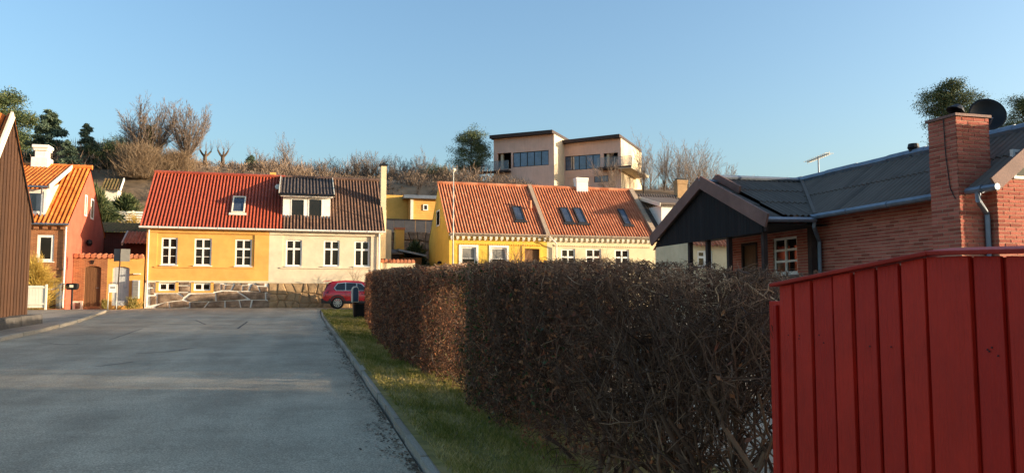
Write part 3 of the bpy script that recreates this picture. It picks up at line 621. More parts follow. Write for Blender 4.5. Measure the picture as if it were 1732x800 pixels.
# ------------------------------------------------------------------ far left: salmon gabled house, yard walls, brown building
PX, PY = -12.34, 48.2; FP = Frame((0, PY), (1, 0)); FG = Frame((PX, 0), (0, 1)); pe, pr, pry = 5.68, 9.5, 52.4; PT = (pr - pe) / (pry - PY + .25)
house = thing('salmon_house', 'brick fronted house with salmon gable, bright orange tiles and white chimney', 'house', (-16, 50, gz(50)))
pw = hole(FP, 61.5, 397.5, 92, 442); bw = hole(FP, 62, 475, 93, 490)
mb = MB(); wall_holes(mb, FP, -22, PX, .6, pe, [pw, bw], .16); mb.build('brick_wall', M['brickwall'], house, recalc=False)
mb = MB(); mb.face([(PX, PY, 0), (PX, 56.6, 0), (PX, 56.6, pe), (PX, pry, pr - .05), (PX, PY, pe)]); mb.face([(PX, 56.6, 0), (-22, 56.6, 0), (-22, 56.6, pe), (PX, 56.6, pe)]); mb.build('gable_wall', M['pink'], house)
window(house, FP, *pw, cols=1, rows=(1,), fw=.14, d=-.03); window(house, FP, *bw, cols=2, rows=(1,), fw=.08, bar=.14, d=-.05, sill=False)
MB().fbox(FP, PX - 1.6, PX - .02, pw[2] - .45, pw[2] - .36, .003, .05).build('brick_band', M['brickwall'], house)
for q in ((142.5, 365, 147.5, 331), (152.5, 370, 159, 338)):
    a, b = FG.hit(q[0], q[1]), FG.hit(q[2], q[3]); window(house, FG, a[0], b[0], a[1], b[1], cols=1, rows=(1,), fw=.09, d=.03, sill=False)
pantiles('roof', (-22, PY - .25, pe), (PX + .10, PY - .25, pe), (0, pry - PY + .25, pr - pe), .22, .36, .11, M['bright_tile'], house, 31)
MB().face([(-22, pry, pr - .1), (PX + .02, pry, pr - .1), (PX + .02, 57, pe - .1), (-22, 57, pe - .1)]).build('rear_roof', M['bright_tile'], house)
ridge_tiles(house, (-22, pry, pr + .03), (PX + .12, pry, pr + .03), .13, M['bright_tile'])
mb = MB(); n = 22
for k in range(n): u = -22 + (k + .5) * (PX + 22) / n; mb.fbox(FP, u - .11, u + .11, pe - .30, pe - .14, .002, .13)
mb.fbox(FP, -22, PX, pe - .14, pe - .02, .002, .18); mb.build('cornice', M['brickwall'], house)
gutter(house, (-22, PY - .3, pe - .03), (PX + .12, PY - .3, pe - .03), .06, M['zinc'])
gutter(house, (PX - .06, PY - .1, pe - .1), (PX - .06, PY - .1, 1.1), .05, M['gutter_white'], 'downpipe', 1.5)
MB().lathe([(.0, .25), (.14, .2), (.18, 0), (.1, -.15), (.0, -.16)], tuple(atX(151, 412, PX + .2)), (0, 0, 1), 10).build('wall_lamp', M['black'], house)
FQ = Frame((0, PY + .35), (1, 0)); a = FQ.hit(79, 320); b = FQ.hit(40, 370); zt = a[1]; zb = b[1]; yk = PY - .25 + (zt + .7 - pe) / PT
mb = MB(); wall_holes(mb, FQ, -21, a[0], zb - .3, zt, [(a[0] - 1.75, a[0] - .12, zb + .35, zt - .15)], .1); mb.build('dormer', M['white'], house, recalc=False)
MB().face([(a[0], PY + .35, zb - .3), (a[0], PY + .35, zt), (a[0], yk, zt + .65), (a[0], yk, zt + .3)]).build('dormer_cheek', M['cream'], house)
window(house, FQ, a[0] - 1.75, a[0] - .12, zb + .35, zt - .15, cols=1, rows=(1,), fw=.09, d=-.03, glass='skyglass', sill=False)
dv = Vector((0, pry - .02 - PY + .1, pr + .06 - zt - .12)); e = (a[0] + .2, PY - .1, zt + .12)
pantiles('dormer_roof', (-21, PY - .1, zt + .12), e, dv, .22, .36, .11, M['bright_tile'], house, 37)
MB().bar((e[0] + .06, PY - .1, zt + .08), (e[0] + .06, PY - .1 + dv.y, zt + .08 + dv.z), .06, .24).build('dormer_barge', M['offwhite'], house)
gutter(house, (-21, PY - .16, zt + .06), (e[0], PY - .16, zt + .06), .06, M['zinc'], 'dormer_gutter')
MB().tube([(e[0] - .3, PY - .14, zt), (e[0] - .42, PY + .25, zt - .3), (e[0] - .42, PY + .25, zb)], .05, 8).build('dormer_downpipe', M['zinc'], house)
c0, c1 = atY(59, 290, pry), atY(85, 248, pry)
mb = MB(); mb.box(c0.x - .1, c1.x + .08, pry - .55, pry + .45, pr - .4, pr + .45); mb.box(c0.x + .06, c1.x - .06, pry - .42, pry + .34, pr + .45, c1.z - .35)
mb.box(c0.x - .02, c1.x + .02, pry - .5, pry + .42, c1.z - .35, c1.z - .2); mb.box(c0.x - .08, c1.x + .08, pry - .56, pry + .48, c1.z - .2, c1.z); mb.build('chimney', M['white'], house, bevel=.04)

def coping(parent, x0, x1, y, z, m, n):
    mb = MB()
    for k in range(n):
        u = x0 + (k + .5) * (x1 - x0) / n; mb.tube([(u, y - .22, z + .02), (u, y + .2, z + .10)], [(x1 - x0) / n * .46, (x1 - x0) / n * .38], 8, t=.3 + .5 * ((k * 37) % 10) / 10)
    mb.box(x0, x1, y - .17, y + .16, z - .06, z + .02); return mb.build('tile_coping', m, parent)
YW = 49.55; FW = Frame((0, YW), (1, 0)); zt = FW.hit(170, 434)[1]; xs_ = FW.hit(181, 470)[0]; xe = -8.66; x0 = PX + .02
d1 = hole(FW, 141, 450, 171.5, 518); d2 = hole(FW, 188, 451, 219.5, 517)
for nm, lab, xa, xb, m_, dd, dm in (('brick_yard_wall', 'orange brick yard wall with brown plank door and house number', x0, xs_, 'brickwall', d1, 'wood'), ('yellow_yard_wall', 'yellow rendered yard wall with pale grey door and tile coping', xs_ + .004, xe, 'yellow', d2, 'greydoor')):
    w = thing(nm, lab, 'wall', ((xa + xb) / 2, YW, gz(50)))
    mb = MB(); wall_holes(mb, FW, xa, xb, .8, zt, [dd], .2); mb.box(xa, dd[0], YW + .2, YW + .24, .8, zt); mb.box(dd[1], xb, YW + .2, YW + .24, .8, zt); mb.build('wall', M[m_], w, recalc=False)
    coping(w, xa, xb, YW + .1, zt, M['orange_tile'], max(3, int((xb - xa) / .27)))
    dr = MB().fbox(FW, *dd, -.16, -.10).build('door', M[dm], w)
    nb = 6; bwid = (dd[1] - dd[0]) / nb
    for k in range(nb): MB().fbox(FW, dd[0] + k * bwid + .008, dd[0] + (k + 1) * bwid - .008, dd[2] + .02, dd[3] - .02, -.099, -.085).build('plank', M[dm], dr)
    MB().tube([FW.p(dd[1] - .12, dd[2] + 1.05, -.09), FW.p(dd[1] - .12, dd[2] + 1.05, -.03), FW.p(dd[1] - .24, dd[2] + 1.05, -.03)], .014, 6).build('handle', M['steel'], dr)
    mb = MB()
    for k in range(9):
        t0, t1 = k / 9, (k + 1) / 9; ar = lambda t: dd[3] - .10 * (2 * t - 1) ** 2 + .02
        ua, ub = dd[0] + (dd[1] - dd[0]) * t0, dd[0] + (dd[1] - dd[0]) * t1
        mb.hexa([FW.p(ua, ar(t0) - .01, .002), FW.p(ub, ar(t1) - .01, .002), FW.p(ub, ar(t1) - .01, -.19), FW.p(ua, ar(t0) - .01, -.19), FW.p(ua, dd[3] + .06, .002), FW.p(ub, dd[3] + .06, .002), FW.p(ub, dd[3] + .06, -.19), FW.p(ua, dd[3] + .06, -.19)])
    mb.build('arch', M[m_], w)
    if m_ == 'brickwall':
        n1 = FW.hit(151.5, 446.5); n2 = FW.hit(159.5, 440.5); h_ = n2[1] - n1[1]; wd = (n2[0] - n1[0]) / 2
        mb = MB(); mb.fbox(FW, n1[0] + .06, n1[0] + .11, n1[1], n2[1], .002, .03); mb.bar(FW.p(n1[0] - .02, n2[1] - .07, .016), FW.p(n1[0] + .08, n2[1] - .02, .016), .026, .045)
        mb.fbox(FW, n1[0] + wd, n2[0], n2[1] - .045, n2[1], .002, .03); mb.bar(FW.p(n2[0] - .03, n2[1] - .03, .016), FW.p(n1[0] + wd + .05, n1[1], .016), .026, .05); mb.build('house_number', M['black'], w)
        MB().fbox(FW, xa + .0, d1[0] - .03, .9, 1.45, .003, .06).build('plinth', M['offwhite'], w)
        MB().fbox(FW, xa + .2, d1[0] - .15, 1.02, 1.36, .06, .085).build('stone', M['stone'], w)
    else:
        a = FW.hit(233, 463); MB().fbox(FW, a[0] - .2, a[0] + .15, a[1] - .04, a[1] + .02, .002, .22).build('lamp_hood', M['frost'], w)
def simple_box(name, label, cat, build, mat_, loc):
    t = thing(name, label, cat, loc); return t
# grey mail cabinet beside the grey door
a, b = FW.hit(224, 505), FW.hit(237, 474); t = thing('mail_cabinet', 'grey metal mail cabinet mounted beside the pale grey door', 'mailbox', (a[0] + .2, YW, 1.2))
MB().fbox(FW, a[0], b[0], a[1], b[1], .003, .26).build('cabinet', M['greydoor'], t, bevel=.02)
for k in range(3): z = a[1] + .1 + k * (b[1] - a[1] - .12) / 3; MB().fbox(FW, a[0] + .05, b[0] - .05, z, z + .3, .261, .275).build('flap', M['cabinet'], t)
# low brick building and roof behind the yard
t = thing('brick_outbuilding', 'dark red brick outbuilding with mossy tile roof behind the yard wall', 'outbuilding', (-11, 56, 1.2))
F2 = Frame((0, 57.2), (1, 0)); a = F2.hit(150, 392); b = F2.hit(248, 392)
MB().box(-16, b[0], 57.2, 61, .8, a[1]).build('wall', M['darkbrick'], t)
pantiles('roof', (-16, 56.9, a[1]), (b[0] + .2, 56.9, a[1]), (0, 3.6, .95), .22, .36, .07, M['moss_tile'], t, 3)
a = F2.hit(222, 416); t = thing('tiled_canopy', 'small red tiled lean-to canopy between the yard wall and yellow house', 'canopy', (a[0], 55, 1.2))
pantiles('roof', (a[0], 54.6, a[1]), (-8.65, 54.6, a[1]), (0, 1.6, .9), .22, .36, .07, M['orange_tile'], t, 4)
MB().box(a[0] + .1, -8.66, 55.2, 55.35, 1, a[1] + .2).build('wall', M['darkbrick'], t)
MB().bar((a[0] - .05, 54.55, a[1] - .05), (a[0] - .05, 56.2, a[1] + .85), .08, .2).build('barge_board', M['offwhite'], t)

# brown building at the left edge, gable to the street
FB = Frame((-9, 0), (0, 1)); AY, AZ, EY, EZb = 28.18, 7.42, 30.66, 4.22; NYb = 2 * AY - EY
t = thing('brown_building', 'tall brown clad building with orange tiles at the left edge', 'building', (-12, AY, gz(28)))
mb = MB(); mb.prism([(-9.02, NYb, .5), (-9.02, EY, .5), (-9.02, EY, EZb), (-9.02, AY, AZ - .02), (-9.02, NYb, EZb)], (-8, 0, 0)); wl = mb.build('wall', M['brownslat'], t)
n = 17; pit = (EY - NYb) / n; br = (AZ - EZb) / (EY - AY)
for k in range(n):
    ya = NYb + k * pit; yb = ya + pit * .72; top = lambda y: AZ - .03 - br * abs(y - AY)
    pts = [(-9.0, ya, .55), (-9.0, yb, .55), (-9.0, yb, top(yb))] + ([(-9.0, AY, AZ - .03)] if ya < AY < yb else []) + [(-9.0, ya, top(ya))]
    MB().prism(pts, (.035, 0, 0)).build('slat', M['brownslat'], wl)
pantiles('roof', (-17, NYb - .15, EZb - .15), (-8.88, NYb - .15, EZb - .15), (0, AY - NYb + .15, AZ - EZb + .2), .22, .36, .11, M['bright_tile'], t, 51)
MB().face([(-17, AY, AZ + .02), (-8.9, AY, AZ + .02), (-8.9, EY + .05, EZb), (-17, EY + .05, EZb)]).build('rear_roof', M['bright_tile'], t)
MB().bar((-8.93, NYb - .1, EZb - .10), (-8.93, AY - .02, AZ + .04), .07, .26).build('barge_board', M['offwhite'], t)
mb = MB(); mb.bar((-8.94, AY + .03, AZ), (-8.94, EY + .02, EZb), .05, .07); mb.build('edge_trim', M['black'], t)
# granite block footing in front of it
t = thing('granite_footing', 'long grey granite block step at the foot of the brown building', 'step', (-9.4, 29.5, gz(29)))
for a_, b_ in ((24.5, 26.6), (26.63, 28.7), (28.73, 30.9)):
    MB().hexa([(-12, a_, gz(a_)), (-8.55, a_, gz(a_)), (-8.55, b_, gz(b_)), (-12, b_, gz(b_)), (-12, a_, gz(a_) + .44), (-8.58, a_, gz(a_) + .44), (-8.58, b_, gz(b_) + .42), (-12, b_, gz(b_) + .42)]).build('block', M['footing'], t, bevel=.03)

# ------------------------------------------------------------------ street furniture on the left pavement
def pole(mb, p, h, r, n=8): mb.tube([p, (p[0], p[1], p[2] + h)], r, n)
g = atG(79, 521); g.z += .1; zt = atY(81, 419, g.y).z
t = thing('marker_pole', 'thin two-tone pole standing in front of the brick fronted house', 'pole', tuple(g))
MB().tube([g, (g.x, g.y, g.z + (zt - g.z) * .6)], .04, 8).build('lower_shaft', M['frost'], t); MB().tube([(g.x, g.y, g.z + (zt - g.z) * .6), (g.x, g.y, zt)], .036, 8).build('upper_shaft', M['post'], t)
g = atG(196.5, 524); g.z += .1; FS = Frame((0, g.y), (1, 0)); tz = FS.hit(203, 421)[1]
t = thing('square_sign', 'tall pole carrying two grey square sign plates angled back to back', 'sign', tuple(g))
MB().tube([g, (g.x + .12, g.y, tz)], .034, 8).build('pole', M['post'], t)
a = Vector((g.x + .12, g.y - .03, 0)); z0, z1 = FS.hit(203, 442)[1], tz
for sgn, (dx, dyy), mm in ((-1, (-.36, .12), 'signgrey'), (1, (.46, .05), 'cabinet')):
    MB().hexa([(a.x, a.y, z0), (a.x + dx, a.y + dyy, z0), (a.x + dx, a.y + dyy + .02, z0), (a.x, a.y + .02, z0), (a.x, a.y, z1), (a.x + dx, a.y + dyy, z1), (a.x + dx, a.y + dyy + .02, z1), (a.x, a.y + .02, z1)]).build('sign_plate', M[mm], t)
g = atG(189, 525); g.z += .06; t = thing('low_sign', 'low white sign board in tubular frame at the kerb', 'sign', tuple(g)); h_ = 1.42
MB().tube([(g.x - .2, g.y, g.z), (g.x - .2, g.y, g.z + h_ - .1), (g.x - .12, g.y, g.z + h_), (g.x + .14, g.y, g.z + h_), (g.x + .22, g.y, g.z + h_ - .1), (g.x + .22, g.y, g.z)], .028, 6).build('frame', M['steel'], t)
MB().box(g.x - .17, g.x + .19, g.y - .03, g.y - .005, g.z + .9, g.z + 1.34).build('board', M['white'], t)
mb = MB()
for k in range(4): mb.box(g.x - .10 + .06 * k, g.x - .07 + .06 * k + .01, g.y - .034, g.y - .031, g.z + 1.12, g.z + 1.2)
mb.build('lettering', M['black'], t)
# white gate panels, bins, mailbox
FZ = Frame((0, 44.0), (1, 0)); a, b = FZ.hit(43, 517), FZ.hit(77, 483)
t = thing('white_gate', 'low white panelled gate beside the brown building', 'gate', (a[0], 44, gz(44)))
n = 6
for k in range(n): u = a[0] + k * (b[0] - a[0]) / n; MB().fbox(FZ, u + .004, u + (b[0] - a[0]) / n - .004, a[1] - .1, b[1], -.02, .02).build('plank', M['frost'], t)
mb = MB(); mb.fbox(FZ, a[0], b[0], b[1] - .12, b[1] - .04, .021, .05); mb.fbox(FZ, a[0], b[0], a[1] + .05, a[1] + .13, .021, .05); mb.build('rail', M['frost'], t)
MB().fbox(FZ, b[0] + .01, b[0] + .09, a[1] - .2, b[1] + .06, -.03, .06).build('post', M['frost'], t)
F3 = Frame((0, 46.6), (1, 0)); a, b = F3.hit(111, 490), F3.hit(132, 479)
t = thing('black_mailbox', 'black rounded mailbox on the brick yard wall', 'mailbox', ((a[0] + b[0]) / 2, 46.8, a[1]))
pts = [(a[0] + .08, a[1]), (b[0] - .12, a[1]), (b[0] - .02, a[1] + .08), (b[0], b[1] - .08), (b[0] - .06, b[1]), (a[0] + .05, b[1]), (a[0], b[1] - .1), (a[0], a[1] + .1)]
MB().prism([F3.p(u, z, .1) for u, z in pts], (0, .4, 0)).build('box', M['black'], t, bevel=.02); MB().fbox(F3, (a[0] + b[0]) / 2 - .09, (a[0] + b[0]) / 2 + .09, a[1] + .12, a[1] + .26, .101, .11).build('label_plate', M['frost'], t)
MB().tube([((a[0] + b[0]) / 2, 46.7, gz(46)), ((a[0] + b[0]) / 2, 46.7, a[1])], .05, 8).build('post', M['black'], t)
for nm, lab, q, m_ in (('wheelie_bin', 'dark grey wheeled bin in front of the brick facade, under the low wire', (82, 516, 92, 495), 'black'), ('wheelie_bin', 'grey brown wheeled bin with flat lid beside the white downpipe', (93, 516, 105, 479), 'zinc')):
    a, b = F3.hit(q[0], q[1]), F3.hit(q[2], q[3]); t = thing(nm, lab, 'bin', ((a[0] + b[0]) / 2, 46.7, a[1]))
    z0, z1 = gz(46.5) + .1, b[1]; MB().hexa([(a[0] + .06, 46.5, z0), (b[0] - .06, 46.5, z0), (b[0] - .06, 46.95, z0), (a[0] + .06, 46.95, z0), (a[0], 46.42, z1 - .06), (b[0], 46.42, z1 - .06), (b[0], 47.0, z1 - .06), (a[0], 47.0, z1 - .06)]).build('body', M[m_], t, bevel=.02)
    MB().box(a[0] - .03, b[0] + .03, 46.38, 47.05, z1 - .055, z1).build('lid', M[m_], t, bevel=.02)
    for x in (a[0] + .08, b[0] - .08): MB().lathe([(0, -.03), (.09, -.03), (.09, .03), (0, .03)], (x, 46.98, z0 + .08), (1, 0, 0), 10).build('wheel', M['rubber'], t)

# ------------------------------------------------------------------ gap between the two rows: cream wall, sheds, terraces, yellow house uphill
FC = Frame((0, 50.3), (1, 0)); a, b = FC.hit(647, 457), FC.hit(702, 443)
t = thing('cream_yard_wall', 'low cream wall with orange tile coping right of the cream house', 'wall', (6, 50.3, 1.1))
MB().box(XR + .05, b[0], 50.3, 50.55, .8, b[1]).build('wall', M['cream_wall'], t); coping(t, XR + .05, b[0], 50.42, b[1], M['orange_tile'], 9)
MB().box(FC.hit(670, 450)[0], FC.hit(695, 450)[0], 50.28, 50.298, 1.0, FC.hit(680, 453)[1]).build('hatch', M['post'], t)
F5 = Frame((0, 54), (1, 0)); a, b = F5.hit(651, 415), F5.hit(662, 389)
t = thing('white_outhouse', 'narrow pale outhouse wall beside the tall cream chimney', 'outbuilding', (a[0], 54, 1.1)); MB().prism([(a[0], 54, 1), (b[0], 54, 1), (b[0], 54, b[1]), (a[0] + .1, 54, b[1] + .05), (a[0], 54, b[1] - .1)], (0, 2, 0)).build('wall', M['cream_wall'], t)
F6 = Frame((0, 55), (1, 0)); a, b = F6.hit(650, 445), F6.hit(676, 422)
t = thing('dark_lean_to', 'dark felt roofed lean-to shed behind the low cream wall', 'shed', (a[0], 55, 1.1))
MB().box(a[0], b[0], 55, 58, 1, b[1] - .35).build('wall', M['post'], t); MB().hexa([(a[0] - .2, 54.8, b[1] - .34), (b[0] + .2, 54.8, b[1] - .34), (b[0] + .2, 58, b[1] + .1), (a[0] - .2, 58, b[1] + .1), (a[0] - .2, 54.8, b[1] - .24), (b[0] + .2, 54.8, b[1] - .24), (b[0] + .2, 58, b[1] + .2), (a[0] - .2, 58, b[1] + .2)]).build('roof', M['slate'], t)
a, b = F6.hit(674, 457), F6.hit(721, 424)
t = thing('ochre_shed', 'ochre boarded shed with pale sloping metal roof left of the yellow cottage', 'shed', (a[0] + 1, 55, 1.1))
MB().box(a[0] + .25, b[0] - .3, 55.2, 57.5, 1, b[1] - .5).build('wall', M['wood'], t)
zl = F6.hit(672, 421)[1]; zr = F6.hit(721, 431)[1]
MB().hexa([(a[0], 54.9, zl - .14), (b[0], 54.9, zr - .14), (b[0], 57.8, zr), (a[0], 57.8, zl), (a[0], 54.9, zl), (b[0], 54.9, zr), (b[0], 57.8, zr + .14), (a[0], 57.8, zl + .14)]).build('roof', M['zinc'], t)
F7 = Frame((0, 57.5), (1, 0)); a, b = F7.hit(668, 432), F7.hit(684, 385)
t = thing('ochre_chimney_stack', 'square ochre rendered stack with brick top behind the sheds', 'chimney', (a[0], 57.5, 1.2)); MB().box(a[0], b[0], 57.5, 58.2, 1, b[1] - .15).build('stack', M['ochre'], t); MB().box(a[0] - .05, b[0] + .05, 57.45, 58.25, b[1] - .15, b[1]).build('cap', M['orange_tile'], t)
F8 = Frame((0, 61), (1, 0)); a, b = F8.hit(648, 430), F8.hit(735, 394)
t = thing('terrace_wall', 'stone terrace wall on the slope between the two rows', 'wall', (a[0] + 2, 61, 1.2)); MB().box(a[0] - 2, b[0] + 2, 61, 63, 1, b[1]).build('backing', M['tanjoint'], t)
gu = np.linspace(a[0] - .5, b[0] + .5, 9); gv = np.linspace(a[1] - .4, b[1], 4); pt = {}
for i in range(9):
    for j in range(4): pt[i, j] = (gu[i] + r.uniform(-.15, .15), gv[j] + r.uniform(-.1, .1))
for i in range(8):
    for j in range(3): stone_prism([pt[i, j], pt[i + 1, j], pt[i + 1, j + 1], pt[i, j + 1]], F8, .001, .12, r).build('stone', M['stone'], t)
F9 = Frame((0, 63.2), (1, 0)); a, b = F9.hit(648, 396), F9.hit(738, 373)
t = thing('dark_terrace_screen', 'dark panelled screen fence above the stone terrace', 'fence', (a[0] + 2, 63.2, b[1] - 1.5)); n = 5
for k in range(n): u = a[0] + k * (b[0] - a[0]) / n; MB().fbox(F9, u + .01, u + (b[0] - a[0]) / n - .01, a[1] - .3, b[1] - .06, -.03, .03).build('panel', M['screen'], t)
MB().fbox(F9, a[0], b[0], b[1] - .055, b[1] + .04, -.07, .07).build('rail', M['black'], t)
FH = Frame((0, 69), (1, 0)); a, b = FH.hit(640, 400), FH.hit(690, 331); c = FH.hit(740, 334)
t = thing('ochre_hill_house', 'flat roofed ochre house up the slope behind the gap', 'house', (b[0], 69, a[1]))
MB().box(a[0] - 3, b[0], 69, 77, 4, b[1]).build('wall', M['ochre'], t)
wg = MB().box(b[0] + .02, c[0] + 2, 68.2, 76, 4, c[1] - .3).build('wing', M['yellow'], t)
for k in range(8): z = 8.6 + .22 * k; (z < c[1] - .5) and MB().box(b[0] + .02, c[0] + 2, 68.17, 68.198, z, z + .2).build('board', M['yellow'], wg)
MB().box(b[0] - .5, c[0] + 2.3, 67.7, 76, c[1] - .3, c[1] - .02).build('roof', M['zinc'], t)
MB().box(b[0] + .1, b[0] + .35, 68.0, 68.16, 5, c[1] - .32).build('corner_trim', M['frost'], t)
FH2 = Frame((0, 68.15), (1, 0)); a, b2 = FH2.hit(715.5, 356), FH2.hit(724, 346); window(t, FH2, a[0], b2[0], a[1], b2[1], cols=1, rows=(1,), fw=.09, d=.05, sill=False)
# white rail fence and hut on the left hillside
FN = Frame((0, 69.5), (1, 0)); a, b = FN.hit(170, 378), FN.hit(252, 358)
t = thing('white_rail_fence', 'white horizontal board fence on the slope behind the yard', 'fence', (a[0], 69.5, a[1])); n = 5
for k in range(n): z = a[1] + .05 + k * (b[1] - a[1]) / n; MB().fbox(FN, a[0] - 2, b[0] + 1, z, z + (b[1] - a[1]) / n * .68, -.02, .02).build('slat', M['white'], t)
for k in range(7): u = a[0] - 2 + k * (b[0] - a[0] + 3) / 6; MB().fbox(FN, u - .06, u + .06, a[1] - 1.5, b[1] + .05, -.12, -.021).build('post', M['white'], t)
FT = Frame((0, 72), (1, 0)); HUTX = FT.hit(190, 320)[0]; a, b = FT.hit(176, 330), FT.hit(203, 299); c = FT.hit(176, 320)
t = thing('hillside_hut', 'small hut with mossy tiled roof among the hillside shrubs', 'hut', (a[0] + 1, 72, T(a[0], 72)))
MB().box(a[0], b[0] - .2, 72.3, 75, T(a[0], 72) - 1, c[1]).build('wall', M['offwhite'], t)
pantiles('roof', (a[0] - .3, 72, c[1]), (b[0], 72, c[1]), (0, 1.4, b[1] - c[1]), .25, .36, .07, M['moss_tile'], t, 6)
MB().bar((b[0] + .05, 72, c[1] - .1), (b[0] + .05, 73.4, b[1]), .07, .25).build('barge_board', M['white'], t)

# ------------------------------------------------------------------ modern villa on the hilltop
vu = Vector((.785, -.62)).normalized(); q = atY(937, 300, 86); VF = Frame((q.x, q.y), vu)
t = thing('hill_villa', 'modern pink grey villa with two flat roofed blocks and tall windows on the hilltop', 'house', (q.x, q.y, T(q.x, q.y)))
def block(t, fr, tl, tr, bz, depth, wins, loggia, sidem):
    (ul, zl), (ur, zr) = tl, tr
    mb = MB(); hs = [w for w in wins] + ([loggia] if loggia else [])
    us = sorted({ul, ur} | {h[0] for h in hs} | {h[1] for h in hs}); ztop = min(zl, zr) - .02
    wall_holes(mb, fr, ul, ur, bz, ztop, hs, .25); mb.face([fr.p(ul, ztop), fr.p(ur, ztop), fr.p(ur, zr), fr.p(ul, zl)])
    mb.build('front_wall', M['villa'], t, recalc=False)
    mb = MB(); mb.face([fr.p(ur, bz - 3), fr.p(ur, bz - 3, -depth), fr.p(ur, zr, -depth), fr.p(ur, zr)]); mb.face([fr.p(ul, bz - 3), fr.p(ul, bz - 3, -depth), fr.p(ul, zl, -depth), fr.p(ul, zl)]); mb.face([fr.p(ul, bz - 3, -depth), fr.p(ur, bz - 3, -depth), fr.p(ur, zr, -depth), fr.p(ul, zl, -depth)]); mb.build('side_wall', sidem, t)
    MB().hexa([fr.p(ul - .25, zl, .7), fr.p(ur + .03, zr, .7), fr.p(ur + .03, zr, -depth), fr.p(ul - .25, zl, -depth), fr.p(ul - .25, zl + .38, .7), fr.p(ur + .03, zr + .38, .7), fr.p(ur + .03, zr + .38, -depth), fr.p(ul - .25, zl + .38, -depth)]).build('roof', M['villaroof'], t)
    if loggia:
        a, b, c, e = loggia; MB().fbox(fr, a, b, c, e, -2.2, -2.1).build('loggia_wall', M['post'], t); MB().fbox(fr, a + .3, a + .6, c, e, -.6, -.3).build('loggia_post', M['villa_pale'], t)
M['clear'] = mat('clear balustrade glass', [(120, 130, 140), (140, 150, 160)], .05, spec=.6)
_n = M['clear'].node_tree; _t = _n.nodes.new('ShaderNodeBsdfTransparent'); _m = _n.nodes.new('ShaderNodeMixShader'); _m.inputs[0].default_value = .72
_n.links.new(_n.nodes['Principled BSDF'].outputs[0], _m.inputs[1]); _n.links.new(_t.outputs[0], _m.inputs[2]); _n.links.new(_m.outputs[0], _n.nodes['Material Output'].inputs[0])
M['villaglass'] = glass_mat('blue reflecting glass', (80, 100, 132), .02, 1.0)
def vh(fr, x0, y0, x1, y1, x2=None):
    a, b = fr.hit(x0, y1), fr.hit(x1, y0); return (a[0], b[0], a[1], b[1])
L1 = VF.hit(835, 236); R1 = VF.hit(937, 227); bz = VF.hit(937, 300)[1] - 2
w1 = vh(VF, 867.5, 254, 928, 283.5); lg = vh(VF, 841.5, 258, 864.5, 287)
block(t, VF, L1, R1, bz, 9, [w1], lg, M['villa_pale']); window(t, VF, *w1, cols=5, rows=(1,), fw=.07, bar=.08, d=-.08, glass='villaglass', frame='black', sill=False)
q2 = atY(1050, 300, 84.5); VG = Frame((q2.x, q2.y), vu); L2 = VG.hit(940, 246); R2 = VG.hit(1050, 234); bz2 = bz - 3.5
w2 = vh(VG, 956, 260.5, 1015, 289); w3 = vh(VG, 1005, 295, 1029, 309); lg2 = vh(VG, 1021, 258, 1045, 284)
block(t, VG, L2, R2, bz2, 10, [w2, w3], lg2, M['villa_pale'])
window(t, VG, *w2, cols=5, rows=(1,), fw=.07, bar=.08, d=-.08, glass='villaglass', frame='black', sill=False); window(t, VG, *w3, cols=2, rows=(1,), fw=.08, bar=.08, d=-.08, glass='villaglass', frame='black', sill=False)
MB().fbox(VG, L2[0], R2[0], w2[2] - .9, w2[2] - .5, .002, .06).build('floor_band', M['villa'], t)
def balcony(t, fr, u0, u1, z, d):
    mb = MB(); mb.fbox(fr, u0, u1, z - .2, z, .01, d); mb.build('balcony', M['villaroof'], t)
    m2 = M['clear']; n = max(2, int((u1 - u0) / 1.4))
    for k in range(n): a = u0 + (u1 - u0) * k / n; b = u0 + (u1 - u0) * (k + 1) / n; MB().fbox(fr, a + .03, b - .03, z + .05, z + 1.0, d - .06, d - .03).build('glass_panel', m2, t)
    mb = MB()
    for k in range(n + 1): a = u0 + (u1 - u0) * k / n; mb.fbox(fr, a - .025, a + .025, z, z + 1.05, d - .08, d - .02)
    mb.fbox(fr, u0, u1, z + 1.05, z + 1.1, d - .09, d - .01); mb.build('railing', M['steel'], t)
a = VF.hit(803, 290); balcony(t, VF, a[0], lg[1], lg[2] - .25, .9)
balcony(t, VG, lg2[0] - .3, R2[0] + 1.6, lg2[2] - .15, 1.4)
MB().fbox(VG, R2[0] + .01, R2[0] + 1.6, lg2[2] - .45, lg2[2] - .151, -7, 1.38).build('side_balcony', M['villa_pale'], t)
a = VF.hit(906, 308); MB().hexa([VF.p(R1[0] - 3.4, bz - 2, .02), VF.p(R1[0] - .2, bz - 2, .02), VF.p(R1[0] - .2, bz - 2, 3), VF.p(R1[0] - 3.4, bz - 2, 3), VF.p(R1[0] - 3.4, bz + 1.4, .02), VF.p(R1[0] - .2, bz + .4, .02), VF.p(R1[0] - .2, bz + .2, 3), VF.p(R1[0] - 3.4, bz + 1.2, 3)]).build('retaining_wall', M['tanjoint'], t)

